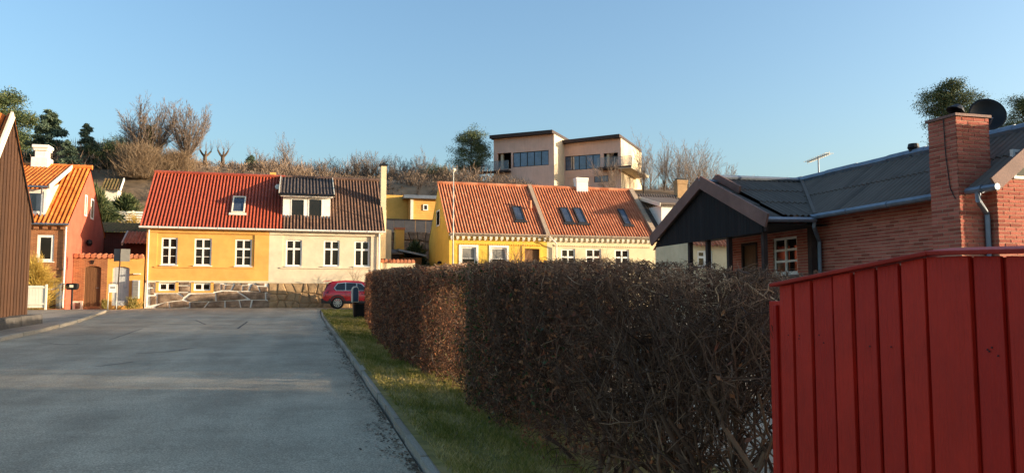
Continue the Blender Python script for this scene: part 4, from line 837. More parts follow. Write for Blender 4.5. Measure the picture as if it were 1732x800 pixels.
# ------------------------------------------------------------------ red brick bungalow on the right
HX = 11.2; FBW = Frame((HX, 20.04), (0, -1)); NY0 = 10.43; WY1 = 18.9
t = thing('brick_bungalow', 'red brick bungalow with dark corrugated roof and brown gabled porch', 'house', (12.4, 14, gz(14)))
gz0 = .25; eave = 3.36
win = hole(FBW, 1309, 399, 1347.5, 464); door = hole(FBW, 1256, 409, 1281, 480)
mb = MB(); wall_holes(mb, FBW, 20.04 - WY1, 20.04 - NY0, gz0, eave + .12, [win, door], .12)
mb.face([(HX, NY0, gz0), (13.6, NY0, gz0), (13.6, NY0, 3.46), (12.4, NY0, 4.5), (HX, NY0, 3.46)]); mb.face([(HX, WY1, gz0), (13.6, WY1, gz0), (13.6, WY1, 3.46), (12.4, WY1, 4.5), (HX, WY1, 3.46)])
mb.face([(13.6, NY0, gz0), (13.6, WY1, gz0), (13.6, WY1, 3.5), (13.6, NY0, 3.5)]); wl = mb.build('wall', M['mortar'], t, recalc=False)
ub = MB().box(-.5, .5, -.5, .5, -.5, .5).build('brick', M['brick']); UBM = ub.data; bpy.data.objects.remove(ub)
BR = []      # (size on screen, frame, u, z, len, owner)
def lay(fr, u0, u1, z0, z1, holes, owner, top=None):
    n = int((z1 - z0) / .0667); off = 0
    for j in range(n):
        z = z0 + (j + .5) * .0667; off = .12 if j % 2 else 0; u = u0 - off
        while u < u1:
            a, b = max(u + .005, u0), min(u + .235, u1); u += .24
            if b - a < .04: continue
            segs = [(a, b)]
            for h in holes:
                if h[2] < z < h[3]:
                    ns_ = []
                    for (p, q) in segs:
                        if q <= h[0] or p >= h[1]: ns_.append((p, q)); continue
                        if p < h[0]: ns_.append((p, h[0]))
                        if q > h[1]: ns_.append((h[1], q))
                    segs = ns_
            for p, q in segs:
                if q - p < .03: continue
                if top and z > top((p + q) / 2): continue
                c = fr.p((p + q) / 2, z); vis = (q - p) / (c - EYEV).length ** 2 * (1 if z > 2.0 else .05); BR.append((vis, fr, (p + q) / 2, z, q - p, owner))
lay(FBW, 20.04 - WY1, 20.04 - NY0, gz0, eave + .1, [win, door], wl)
FBG = Frame((HX, NY0), (1, 0)); lay(FBG, .0, 2.3, gz0, 4.4, [(.35, 1.9, 3.0 + .62, 3.62 + .5)], wl, lambda u: 3.42 + .88 * min(u, 2.4 - u))
chx0, chy0, chy1, chz = 10.62, 10.62, 11.22, 4.66
MB().box(chx0, 11.3, chy0, chy1, gz0, chz - .005).build('chimney_core', M['mortar'], t); chm = t.children[-1] if False else None
core = [o for o in COL.objects if o.name.startswith('chimney_core')][-1]; core.name = 'chimney'
FC1 = Frame((chx0, chy1), (0, -1)); FC2 = Frame((chx0, chy0), (1, 0)); FC3 = Frame((11.3, chy1), (-1, 0))
lay(FC1, 0, chy1 - chy0, gz0, chz, [], core); lay(FC2, 0, .68, gz0, chz, [], core); lay(FC3, 0, .68, gz0, chz, [], core)
FC4 = Frame((11.3, chy0), (0, 1)); lay(FC4, 0, chy1 - chy0, 3.4, chz, [], core)
BR.sort(key=lambda q: -q[0]); r = random.Random(8); rest = {}
for i, (vis, fr, u, z, L, owner) in enumerate(BR):
    d = .004 + r.uniform(-.002, .004)
    if i < 300:
        o = link('brick', UBM, None, owner); p = fr.p(u, z, d - .02)
        o.location = p; o.rotation_euler = (0, 0, math.atan2(fr.u.y, fr.u.x)); o.scale = (L - .006, .045, .051)
    else: rest.setdefault(owner, MB()).fbox(fr, u - L / 2, u + L / 2, z - .0255, z + .0255, -.03, d, t=r.random())
for owner, m_ in rest.items(): o = m_.build('brickwork', M['brick_t'], owner, recalc=False); o['kind'] = 'stuff'
mb = MB(); mb.box(chx0 - .035, 11.335, chy0 - .035, chy1 + .035, chz, chz + .045); mb.build('chimney_slab', M['fascia'], core)
MB().tube([(10.9, 10.9, chz + .07), (10.9, 10.9, chz + .16), (10.98, 10.9, chz + .22)], [.14, .15, .09], 10).build('cowl', M['black'], core)
MB().tube([(chx0 - .02, 10.86, chz), (chx0 - .025, 10.84, chz - .6), (chx0 - .02, 10.78, chz - 1.2), (chx0 - .02, 10.68, eave - .1)], .008, 5).build('aerial_cable', M['black'], core)
window(t, FBW, *win, cols=2, rows=(1, 1, 1), fw=.055, bar=.05, d=-.03, thick=.05, glass='glass')
MB().fbox(FBW, *door, -.09, -.04).build('door', M['wood'], t); mb = MB()
for q in ((door[0], door[0] + .06, door[2], door[3]), (door[1] - .06, door[1], door[2], door[3]), (door[0], door[1], door[3] - .06, door[3])): mb.fbox(FBW, *q, -.04, .02)
mb.build('door_frame', M['post'], t)
MB().fbox(FBW, win[0] - .05, win[1] + .05, win[2] - .12, win[2] - .055, .01, .1).build('stone_sill', M['slate'], t)
gw = Frame((HX + .35, NY0), (1, 0)); window(t, gw, .0, 1.55, 3.6, 4.1, cols=3, rows=(1,), fw=.05, bar=.05, d=.03, sill=False)
# roofs
zm = lambda x: 3.4 + (x - 10.8) * .75
SW = (4.62 - 3.42) / (17.35 - 14.66); zw = lambda y: 3.36 + SW * (min(y, 34.7 - y) - 14.66)
inw = lambda c: c[2] >= (zw(c[1]) if 14.66 < c[1] < 20.1 else -9) - .05
pantiles('roof', (10.8, 19.4, 3.4), (10.8, 10.05, 3.4), (1.6, 0, 1.2), .146, 1.0, .05, M['slate'], t, 61, lift=.022, ns=6, clip=inw, sub=10)
MB().face([(12.4, 19.4, 4.56), (12.4, 10.05, 4.56), (14.1, 10.05, 3.3), (14.1, 19.4, 3.3)]).build('rear_roof', M['slate'], t)
mb = MB(); n = 9
for k in range(n): ya = 10.05 + k * (19.4 - 10.05) / n; mb.tube([(12.4, ya, 4.61 + .012 * (k % 2)), (12.4, ya + (19.4 - 10.05) / n + .03, 4.61 + .012 * (k % 2))], .10, 8)
mb.build('ridge', M['zinc'], t)
keepw = lambda c: c[0] > 14 or c[2] >= zm(c[0]) - .01
pantiles('wing_roof', (10.02, 14.66, 3.36), (13.2, 14.66, 3.36), (0, 2.69, 1.2), .146, .95, .05, M['slate'], t, 62, lift=.022, ns=6, clip=lambda c: zm(min(c[0], 12.4)) <= c[2] + .05, sub=10)
MB().face([(10.02, 17.35, 4.56), (13.2, 17.35, 4.56), (13.2, 20.04, 3.3), (10.02, 20.04, 3.3)]).build('rear_wing_roof', M['slate'], t)
MB().tube([(10.0, 17.35, 4.6), (12.45, 17.35, 4.62)], .06, 8).build('wing_ridge', M['zinc'], t)
pantiles('porch_roof', (9.55, 14.66, 3.30), (10.02, 14.66, 3.30), (0, 2.69, 1.15), .146, .95, .05, M['slate'], t, 63, lift=.022, ns=6)
MB().face([(9.55, 17.35, 4.4), (10.02, 17.35, 4.4), (10.02, 20.04, 3.25), (9.55, 20.04, 3.25)]).build('rear_porch_roof', M['slate'], t)
MB().tube([(9.5, 17.35, 4.48), (10.04, 17.35, 4.48)], .05, 8).build('porch_ridge', M['zinc'], t)
for x, dz, h_, f in ((9.52, 0, .30, 1), (10.0, .13, .17, .36)):
    MB().bar((x, 17.35 - 2.83 * f, 4.46 + dz - 1.22 * f), (x, 17.35, 4.46 + dz), .05, h_).build('barge_board', M['fascia'], t); MB().bar((x + .003, 17.35 + 2.85 * f, 4.46 + dz - 1.26 * f), (x + .003, 17.352, 4.46 + dz), .05, h_).build('barge_board', M['fascia'], t)
# black boarded gable
zbot = 3.02
for k in range(42):
    ya = 14.85 + k * .125; yb = ya + .117; tp = lambda y: 4.30 - .43 * abs(y - 17.35)
    if tp(ya) < zbot + .03 or tp(yb) < zbot + .03: continue
    MB().prism([(9.62, ya, zbot), (9.62, yb, zbot), (9.62, yb, tp(yb)), (9.62, ya, tp(ya))], (.022, 0, 0)).build('gable_board', M['blackboard'], t)
MB().box(9.645, 9.70, 14.75, 20.0, zbot + .02, zbot + .16).build('beam', M['post'], t)
for px in (1166, 1196, 1232, 1291):
    p = atX(px, 420, 9.72); MB().box(9.70, 9.80, p.y - .05, p.y + .05, gz0, zbot + .3).build('porch_post', M['post'], t)
MB().box(9.7, HX - .05, 14.72, 20, zbot + .17, zbot + .19).build('porch_ceiling', M['blackboard'], t)
MB().box(10.92, 11.06, 14.98, 15.12, gz0, eave - .05).build('corner_post', M['post'], t)
# gutters and pipes
gutter(t, (10.74, 14.72, 3.36), (10.74, 11.26, 3.38), .058, M['zinc']); gutter(t, (10.74, 10.58, 3.38), (10.74, 9.98, 3.38), .058, M['zinc'], brackets=.3); gutter(t, (9.56, 14.58, 3.27), (10.76, 14.58, 3.29), .055, M['zinc'])
MB().tube([(10.76, 14.62, 3.32), (10.76, 14.66, 3.15), (11.1, 14.95, 2.85), (11.1, 14.95, .3)], .045, 8).build('downpipe', M['zinc'], t)
MB().tube([(11.13, 15.1, 2.9), (11.13, 15.1, .3)], .05, 8).build('downpipe', M['post'], t)
MB().tube([(10.74, 10.36, 3.34), (10.74, 10.36, 3.2), (11.12, 10.56, 3.0), (11.12, 10.56, .3)], .045, 8).build('downpipe', M['zinc'], t)
MB().tube([(11.18, 10.72, 3.0), (11.18, 10.72, .3)], .012, 5).build('cable', M['frost'], t)
mb = MB(); mb.bar((10.72, 10.02, 3.42), (12.4, 10.02, 4.66), .04, .24); mb.bar((14.1, 10.022, 3.42), (12.4, 10.022, 4.66), .04, .24); mb.build('barge_board', M['fascia'], t)
MB().bar((10.78, 14.64, 3.44), (12.4, 17.35, 4.66), .07, .02).build('valley_strip', M['slate'], t)
p = atX(1545, 254, 12.4); MB().lathe([(.0, .14), (.10, .13), (.12, .05), (.09, .0), (.09, -.2)], (12.4, p.y, 4.7), (0, 0, 1), 10).build('roof_vent', M['black'], t)
p = atX(1667, 198, 11.75); t2 = thing('satellite_dish', 'round dark grey satellite dish on the roof behind the brick chimney', 'satellite dish', tuple(p))
R_ = .31; prof = [(R_ * k / 8, .10 * (k / 8) ** 2) for k in range(9)]; MB().lathe([(0.001, 0)] + prof[1:] + [(R_ * .99, .085), (.12, -.005), (.001, -.015)], p, (-.42, -.86, .25), 28).build('dish', M['black'], t2, smooth=True)
MB().tube([p + Vector((.06, .1, -.02)), p + Vector((.12, .18, -.1)), (p.x + .12, p.y + .18, 3.9)], .025, 8).build('mast', M['zinc'], t2)
d_ = Vector((-.42, -.86, .25)).normalized(); MB().tube([p + Vector((0, 0, -.28)), p + d_ * .3 + Vector((0, 0, -.16))], .012, 6).build('feed_arm', M['zinc'], t2)
p = atX(1384, 268, 12.4); t2 = thing('tv_antenna', 'pale roof antenna with many short rods on a thin mast', 'antenna', (12.4, p.y, 4.65))
MB().tube([(12.4, p.y, 4.6), (12.4, p.y, p.z + .05)], .018, 6).build('mast', M['zinc'], t2)
mb = MB(); a, b = Vector((12.4, p.y + .42, p.z - .02)), Vector((12.4, p.y - .42, p.z + .05)); mb.tube([a, b], .016, 6); mb.build('boom', M['frost'], t2)
mb = MB()
for k in range(11): c = a + (b - a) * k / 10; mb.tube([c + Vector((-.12, 0, 0)), c + Vector((.12, 0, 0))], .007, 5); mb.tube([c + Vector((0, 0, -.05)), c + Vector((0, 0, .05))], .008, 5)
mb.build('element', M['frost'], t2)

F10 = Frame((0, 33.0), (1, 0)); a = F10.hit(1172, 414); b = F10.hit(1262, 414)
t = thing('orange_roofed_house', 'cream house with orange tile roof glimpsed through the open porch', 'house', ((a[0] + b[0]) / 2, 33.0, gz(33)))
w = hole(F10, 1180, 424, 1205, 452); mb = MB(); wall_holes(mb, F10, a[0], b[0], .5, a[1], [w], .15)
for x in (a[0], b[0]): mb.face([(x, 33.0, .5), (x, 37.0, .5), (x, 37.0, a[1]), (x, 35, a[1] + 1.4), (x, 33.0, a[1])])
mb.build('wall', M['cream_wall'], t, recalc=False); window(t, F10, *w, cols=2, rows=(1, 2), fw=.09, d=-.05)
pantiles('roof', (a[0] - .1, 32.7, a[1] - .05), (b[0] + .2, 32.7, a[1] - .05), (0, 2.3, 1.6), .2, .34, .11, M['orange_tile'], t, 71)
MB().face([(a[0], 35, a[1] + 1.5), (b[0], 35, a[1] + 1.5), (b[0], 37.3, a[1]), (a[0], 37.3, a[1])]).build('rear_roof', M['orange_tile'], t)

# unseen houses, added so their low-sun shadows cover the street
for nm, lab, (x0, x1, y0, y1), zt in (('shade_house', 'plain unseen house added behind the brick bungalow to shade the street', (26, 33, 24, 38.0), 6.2), ('shade_house', 'plain unseen house added right of the red fence to shade the near road', (13, 20, -12, 4.4), 5.2)):
    t = thing(nm, lab, 'house', ((x0 + x1) / 2, (y0 + y1) / 2, gz((y0 + y1) / 2)), 'unseen houses added to shade the street'); xm = (x0 + x1) / 2
    mb = MB(); mb.prism([(x0, y0, .1), (x1, y0, .1), (x1, y0, zt - 2), (xm, y0, zt), (x0, y0, zt - 2)], (0, y1 - y0, 0)); mb.build('wall', M['cream'], t)
    for s in (0, 1):
        xa = (x0 - .4, x1 + .4)[s]; MB().hexa([(xa, y0 - .3, zt - 2.2), (xm, y0 - .3, zt + .03), (xm, y1 + .3, zt + .03), (xa, y1 + .3, zt - 2.2), (xa, y0 - .3, zt - 2.1), (xm, y0 - .3, zt + .13), (xm, y1 + .3, zt + .13), (xa, y1 + .3, zt - 2.1)]).build('roof', M['orange_tile'], t)

# ------------------------------------------------------------------ red board fence
FXX = 2.3; FF = Frame((FXX, 4), (0, -1))
t = thing('red_fence', 'tall dark red vertical board fence with sloping cap in the right foreground', 'fence', (FXX, 2.5, gz(2.5)))
bx = [1319, 1343.5, 1375, 1411, 1446, 1485, 1526, 1571, 1650, 1705]
us = [FF.hit(x, 560)[0] for x in bx]; wdt = us[-1] - us[-2]
while us[-1] < 7: us.append(us[-1] + .13)
pk = FF.hit(1578, 432)[0]; zpk = FF.hit(1578, 432)[1]; ul, zl = FF.hit(1316, 484); zrr = FF.hit(1732, 432)[1]; ur = FF.hit(1732, 432)[0]
sr = (zrr - zpk) / (ur - pk)
def ftop(u): return zpk + (zl - zpk) * (pk - u) / (pk - ul) if u < pk else max(1.55, zpk + sr * (u - pk))
r = random.Random(5)
mb = MB(); 
for a, b in ((us[0] + .01, pk), (pk, us[-1])): mb.hexa([FF.p(a, .1, -.02), FF.p(b, .1, -.02), FF.p(b, .1, -.045), FF.p(a, .1, -.045), FF.p(a, ftop(a) - .01, -.02), FF.p(b, ftop(b) - .01, -.02), FF.p(b, ftop(b) - .01, -.045), FF.p(a, ftop(a) - .01, -.045)])
mb.build('backing_board', M['redboard'], t)
for a, b in zip(us, us[1:]):
    a2, b2 = a + .006, b - .013 - r.uniform(0, .004); d = r.uniform(-.003, .003); lean = r.uniform(-.004, .004)
    top = [(a2 + lean, ftop(a2)), (b2 + lean, ftop(b2))]
    MB().hexa([FF.p(a2, .08, d), FF.p(b2, .08, d), FF.p(b2, .08, -.018), FF.p(a2, .08, -.018), FF.p(top[0][0], top[0][1] - .002, d), FF.p(top[1][0], top[1][1] - .002, d), FF.p(top[1][0], top[1][1] - .002, -.018), FF.p(top[0][0], top[0][1] - .002, -.018)]).build('board', M['redboard'], t, bevel=.003)
def cap(a, b):
    MB().hexa([FF.p(a, ftop(a), .03), FF.p(b, ftop(b), .03), FF.p(b, ftop(b) + .006, -.08), FF.p(a, ftop(a) + .006, -.08), FF.p(a, ftop(a) + .016, .034), FF.p(b, ftop(b) + .016, .034), FF.p(b, ftop(b) + .03, -.08), FF.p(a, ftop(a) + .03, -.08)]).build('cap_rail', M['redcap'], t, bevel=.003)
cap(ul - .03, pk - .002); cap(pk + .001, us[-1])
p = FF.hit(1294, 509); MB().fbox(FF, p[0], us[0] + .004, .08, p[1], -.10, -.022).build('end_post', M['redboard'], t, bevel=.004)
MB().fbox(FF, p[0] + .055, p[0] + .085, .08, p[1] - .02, -.0215, -.004).build('end_batten', M['redboard'], t, bevel=.004)
mb = MB()
for k in range(60):
    u = r.choice(us[:-1]) + .06 + r.uniform(-.03, .03); z = r.choice((.5, 1.42)) + r.uniform(-.02, .02); mb.lathe([(.0035, 0), (.0035, .002), (0, .003)], FF.p(u, z, .001), tuple(FF.n), 6)
mb.build('nail_head', M['black'], t)

# ------------------------------------------------------------------ clipped winter hedge
rng = np.random.default_rng(12)
hedge = thing('hedge', 'long clipped brown winter hedge with tangled bare twigs beside the verge', 'hedge', (2.6, 18, gz(18)))
def face_x(y):     # street side of the hedge
    b = np.interp(y, [3, 7, 12.4, 13.6, 15.2, 18, 23, 37], [2.12, 2.03, 2.14, 2.02, 1.86, 1.93, 2.12, 2.98])
    return b + .05 * np.sin(y * 1.9) + .03 * np.sin(y * 5.1 + 1)
def top_z(y): return SLOPE * y + np.interp(y, [3, 4, 5, 8, 14, 36], [1.56, 1.62, 1.72, 1.80, 1.86, 1.93]) + .02 * np.sin(y * 2.3) + .015 * np.sin(y * 7.7)
HW = 1.15; Y0H, Y1H = 3.62, 34.6
def hpts(n, ya, yb, shell=.0, low=0.0):
    y = rng.uniform(ya, yb, n); fx = face_x(y); tz = top_z(y); g = SLOPE * y + .08
    u = rng.beta(1, 1 + shell, n); x = fx + u * HW
    w = rng.uniform(low, 1, n); z = g + (tz - g) * w
    gap = np.clip(np.minimum(y - 10.2, 12.9 - y) / .35, 0, 1) * (w < .82) * .62; k = rng.random(n) >= gap
    return np.stack([x, y, z], 1)[k], u[k], w[k]
def clampH(P):
    P = P.copy(); ty = top_z(P[:, 1]); fx = face_x(P[:, 1])
    P[:, 2] = np.minimum(P[:, 2], ty + rng.uniform(-.03, .05, len(P))); P[:, 2] = np.maximum(P[:, 2], SLOPE * P[:, 1] + .06)
    P[:, 0] = np.clip(P[:, 0], fx + rng.uniform(-.05, .03, len(P)), fx + HW + .05); P[:, 1] = np.maximum(P[:, 1], 3.5); return P
# stems rising from the ground
P_, Q_, R0, R1, TT = [], [], [], [], []
rr = random.Random(6); y = Y0H + .02
while y < Y1H:
    for _ in range(3 if y < 5.6 else 2 if y < 12 else 1):
        x = float(face_x(y)) + rr.uniform(.25, .85); p = Vector((x, y + rr.uniform(-.1, .1), SLOPE * y)); dirv = Vector((rr.gauss(0, .16), rr.gauss(0, .2), 1)); rad = rr.uniform(.012, .03) if y < 6 else rr.uniform(.011, .024)
        def stem(p, d, rad, lv):
            ln = rr.uniform(.14, .24)
            for k in range(rr.randint(4, 7) if lv == 0 else rr.randint(2, 5)):
                d = (d + Vector((rr.gauss(0, .22), rr.gauss(0, .22), rr.gauss(.06, .1)))).normalized(); q = p + d * ln
                if q.z > float(top_z(q.y)) - .05 or q.x < float(face_x(q.y)) or q.x > float(face_x(q.y)) + HW or q.y < 3.58: return
                P_.append(tuple(p)); Q_.append(tuple(q)); R0.append(rad); R1.append(rad * .86); TT.append(rr.uniform(0, .55)); rad *= .86; p = q
                if lv < 3 and rr.random() < .55: stem(p, (d + Vector((rr.gauss(0, .6), rr.gauss(0, .6), rr.gauss(.1, .3)))).normalized(), rad * .7, lv + 1)
        stem(p, dirv.normalized(), rad, 0)
    y += .16 if y < 10 else .3
link('stem', segs_mesh('stem', P_, Q_, R0, R1, np.array(TT), 5), M['twig'], hedge)['kind'] = 'stuff'
def twigs(n, ya, yb, ln, rad, k, shell, low, wob, upb=.25):
    C, u, w = hpts(n, ya, yb, shell, low); n = len(C); d = rng.normal(size=(n, 3)); d[:, 2] += upb; d[:, 0] -= .35 * (u < .4)
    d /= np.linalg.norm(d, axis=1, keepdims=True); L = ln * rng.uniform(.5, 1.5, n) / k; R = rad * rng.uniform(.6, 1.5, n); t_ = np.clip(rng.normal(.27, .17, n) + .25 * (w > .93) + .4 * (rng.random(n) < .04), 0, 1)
    A, B, r0, r1, tt = [], [], [], [], []; p = C
    for j in range(k):
        d = d + rng.normal(scale=wob, size=(n, 3)); d /= np.linalg.norm(d, axis=1, keepdims=True); q = clampH(p + d * L[:, None]); ok = np.linalg.norm(q - p, axis=1) > .004
        A.append(p[ok]); B.append(q[ok]); r0.append((R * (1 - j / k * .6))[ok]); r1.append((R * (1 - (j + 1) / k * .6))[ok]); tt.append(t_[ok]); p = q
    return [np.concatenate(v) for v in (A, B, r0, r1, tt)]
def forks(n, ya, yb, lo, L0, rad, kids):
    PP, QQ = np.array(P_), np.array(Q_); sel = np.where((PP[:, 1] > ya) & (PP[:, 1] < yb) & (PP[:, 2] > SLOPE * PP[:, 1] + lo))[0]; k = rng.choice(sel, n); f = rng.random(n)[:, None]
    p = PP[k] * (1 - f) + QQ[k] * f; d = rng.normal(size=(n, 3)) * .62; d[:, 2] += .55; d[:, 0] -= .25; out = [[], [], [], [], []]; tone = np.clip(rng.normal(.2, .13, n), 0, .6)
    def run(p, d, L, r0, r1, ks, wob, tone, lv):
        d = d / np.linalg.norm(d, axis=1, keepdims=True)
        for j in range(ks):
            d = d + rng.normal(scale=wob, size=d.shape) + np.array([[0, 0, .05]]); d /= np.linalg.norm(d, axis=1, keepdims=True); q = clampH(p + d * (L / ks)[:, None]); ok = np.linalg.norm(q - p, axis=1) > .006
            for o_, v in zip(out, (p, q, r0 + (r1 - r0) * j / ks, r0 + (r1 - r0) * (j + 1) / ks, tone)): o_.append(v[ok])
            if lv < 2:
                for _ in range(kids[lv]):
                    m = ok & (rng.random(len(p)) < .75); run(q[m], d[m] + rng.normal(scale=.75, size=(m.sum(), 3)), L[m] * rng.uniform(.28, .6, m.sum()), r1[m] * .95, r1[m] * .5, 2, .2, np.clip(tone[m] + .04 + .09 * rng.random(m.sum()), 0, 1), lv + 1)
            p = q
    R_ = rad * rng.uniform(.7, 1.4, n); run(p, d, L0 * rng.uniform(.5, 1.4, n), R_, R_ * .55, 4, .2, tone, 0); return [np.concatenate(v) for v in out]
sets = [forks(430, 3.6, 4.9, .75, .40, .0052, (1, 1)), forks(150, 3.6, 4.9, .1, .4, .0058, (1, 0)), forks(720, 4.8, 6.2, .1, .40, .005, (1, 1)), forks(1500, 6.1, 8.4, .05, .38, .0048, (1, 1)), twigs(1600, 3.62, 8.4, .14, .0032, 3, .3, .86, .3, .9), twigs(4000, 5.2, 8.4, .2, .0036, 3, .6, .05, .3)]
sets += [twigs(12000, 8.0, 13, .22, .0048, 3, .9, .0, .3), twigs(15000, 12.6, 24, .26, .006, 2, 1.2, .0, .5), twigs(8000, 23, 34.6, .30, .009, 2, 1.6, .0, .5), twigs(5000, 9, 34.5, .22, .006, 2, .0, .9, .5, .8)]
A, B, r0, r1, tt = [np.concatenate([s[i] for s in sets]) for i in range(5)]
o = link('twigs', segs_mesh('twigs', A, B, r0, r1, tt, 3), M['twig'], hedge); o['kind'] = 'stuff'
def leaves(n, ya, yb, size, shell, low, m_, filt=None, name='leaf'):
    C, u, w = hpts(n, ya, yb, shell, low); C[:, 0] -= .03 * (u < .1)
    if filt is not None: C = C[filt(C, rng)]
    n = len(C); L = size * rng.uniform(.6, 1.5, n); D = rng.normal(size=(n, 3)); D[:, 2] -= .4
    o = link(name, cards_mesh(name, C, L, L * rng.uniform(.35, .6, n), D, rng, np.clip(rng.normal(.45, .28, n), 0, 1)), M[m_], hedge); o['kind'] = 'stuff'
patch = lambda C: np.sin(C[:, 1] * 1.7 + 1.3) * .5 + np.sin(C[:, 1] * .63 + C[:, 2] * 2.1) * .5
leaves(34000, 5.2, 14, .036, 1.6, .0, 'deadleaf', lambda C, g: g.random(len(C)) < np.clip(.35 + .25 * (C[:, 1] - 5.6) / 6 + .35 * patch(C), .05, 1), 'withered_leaves')
leaves(34000, 13, 34.6, .060, 2.2, .0, 'deadleaf', None, 'withered_leaves')
leaves(14000, 6.5, 14, .042, 2.5, .0, 'greenleaf', lambda C, g: g.random(len(C)) < np.clip(np.exp(-((C[:, 1] - 10.2) / 1.3) ** 2) * .8 - .25 * (C[:, 2] < .5) + .1 + (C[:, 2] < .7) * .15, 0, 1), 'ivy_leaves')
leaves(500, 3.7, 8, .05, .4, .05, 'deadleaf', None, 'withered_leaves')

# grass on the verge and leaf litter in the gutter
n = 60000; y = 5.2 + (rng.random(n) ** 1.9) * 38; x = 1.19 + rng.random(n) ** .9 * (face_x(y) - .95); z = SLOPE * y + .085
dens = .5 + .5 * np.sin(x * 9 + y * 1.3) * np.sin(y * 2.1 - x * 4); keep = rng.random(n) < .45 + .55 * dens; x, y, z, dens = x[keep], y[keep], z[keep], dens[keep]; n = len(x)
h = (.022 + .03 * rng.random(n)) * (.7 + .6 * dens) * np.interp(y, [5, 20, 40], [1, 1.3, 1.8]); wv = np.interp(y, [5, 15, 40], [.0035, .007, .018]) * rng.uniform(.7, 1.5, n)
ang = rng.uniform(0, 6.28, n); dx, dyv = np.cos(ang) * wv, np.sin(ang) * wv; lx, ly = rng.normal(scale=.6, size=n) * h, rng.normal(scale=.6, size=n) * h
V = np.zeros((n, 3, 3)); V[:, 0] = np.stack([x - dx, y - dyv, z - .004], 1); V[:, 1] = np.stack([x + dx, y + dyv, z - .004], 1); V[:, 2] = np.stack([x + lx, y + ly, z + h], 1)
tn = np.clip(rng.normal(.42, .22, n) - .25 * (dens - .5) + .16 * np.sin(y * .9 + x * 2) + .22 * (np.sin(y * 2.7 + x * 5 + 1.2) * np.sin(x * 7 - y * 1.1) > .25), 0, 1)
stuff(link('grass', np_mesh('grass', V.reshape(-1, 3), np.arange(3 * n).reshape(-1, 3), tn), M['grass']), 'short green and straw coloured grass on the verge between kerb and hedge', 'grass')
n = 2600; y = 5 + rng.random(n) ** 1.5 * 24; x = 1.03 - np.abs(rng.normal(scale=.11, size=n)) * (.5 + .8 * (np.sin(y * 1.7) > -.2)); C = np.stack([x, y, SLOPE * y + .008 + .006 * rng.random(n)], 1)
D = rng.normal(size=(n, 3)); D[:, 2] *= .12; L = rng.uniform(.018, .05, n)
V = np.zeros((n, 4, 3)); D /= np.linalg.norm(D, axis=1, keepdims=True); aa = np.cross(D, np.array([[0, 0, 1.]])) + rng.normal(scale=.2, size=(n, 3)) * np.array([[0, 0, 1.]])
V[:, 0] = C - D * L[:, None] / 2; V[:, 1] = C + aa * L[:, None] * .3; V[:, 2] = C + D * L[:, None] / 2; V[:, 3] = C - aa * L[:, None] * .3
stuff(link('leaf_litter', np_mesh('leaf_litter', V.reshape(-1, 3), np.arange(4 * n).reshape(-1, 4), rng.random(n)), M['litter']), 'dark fallen leaves and grit along the right hand kerb', 'leaves')

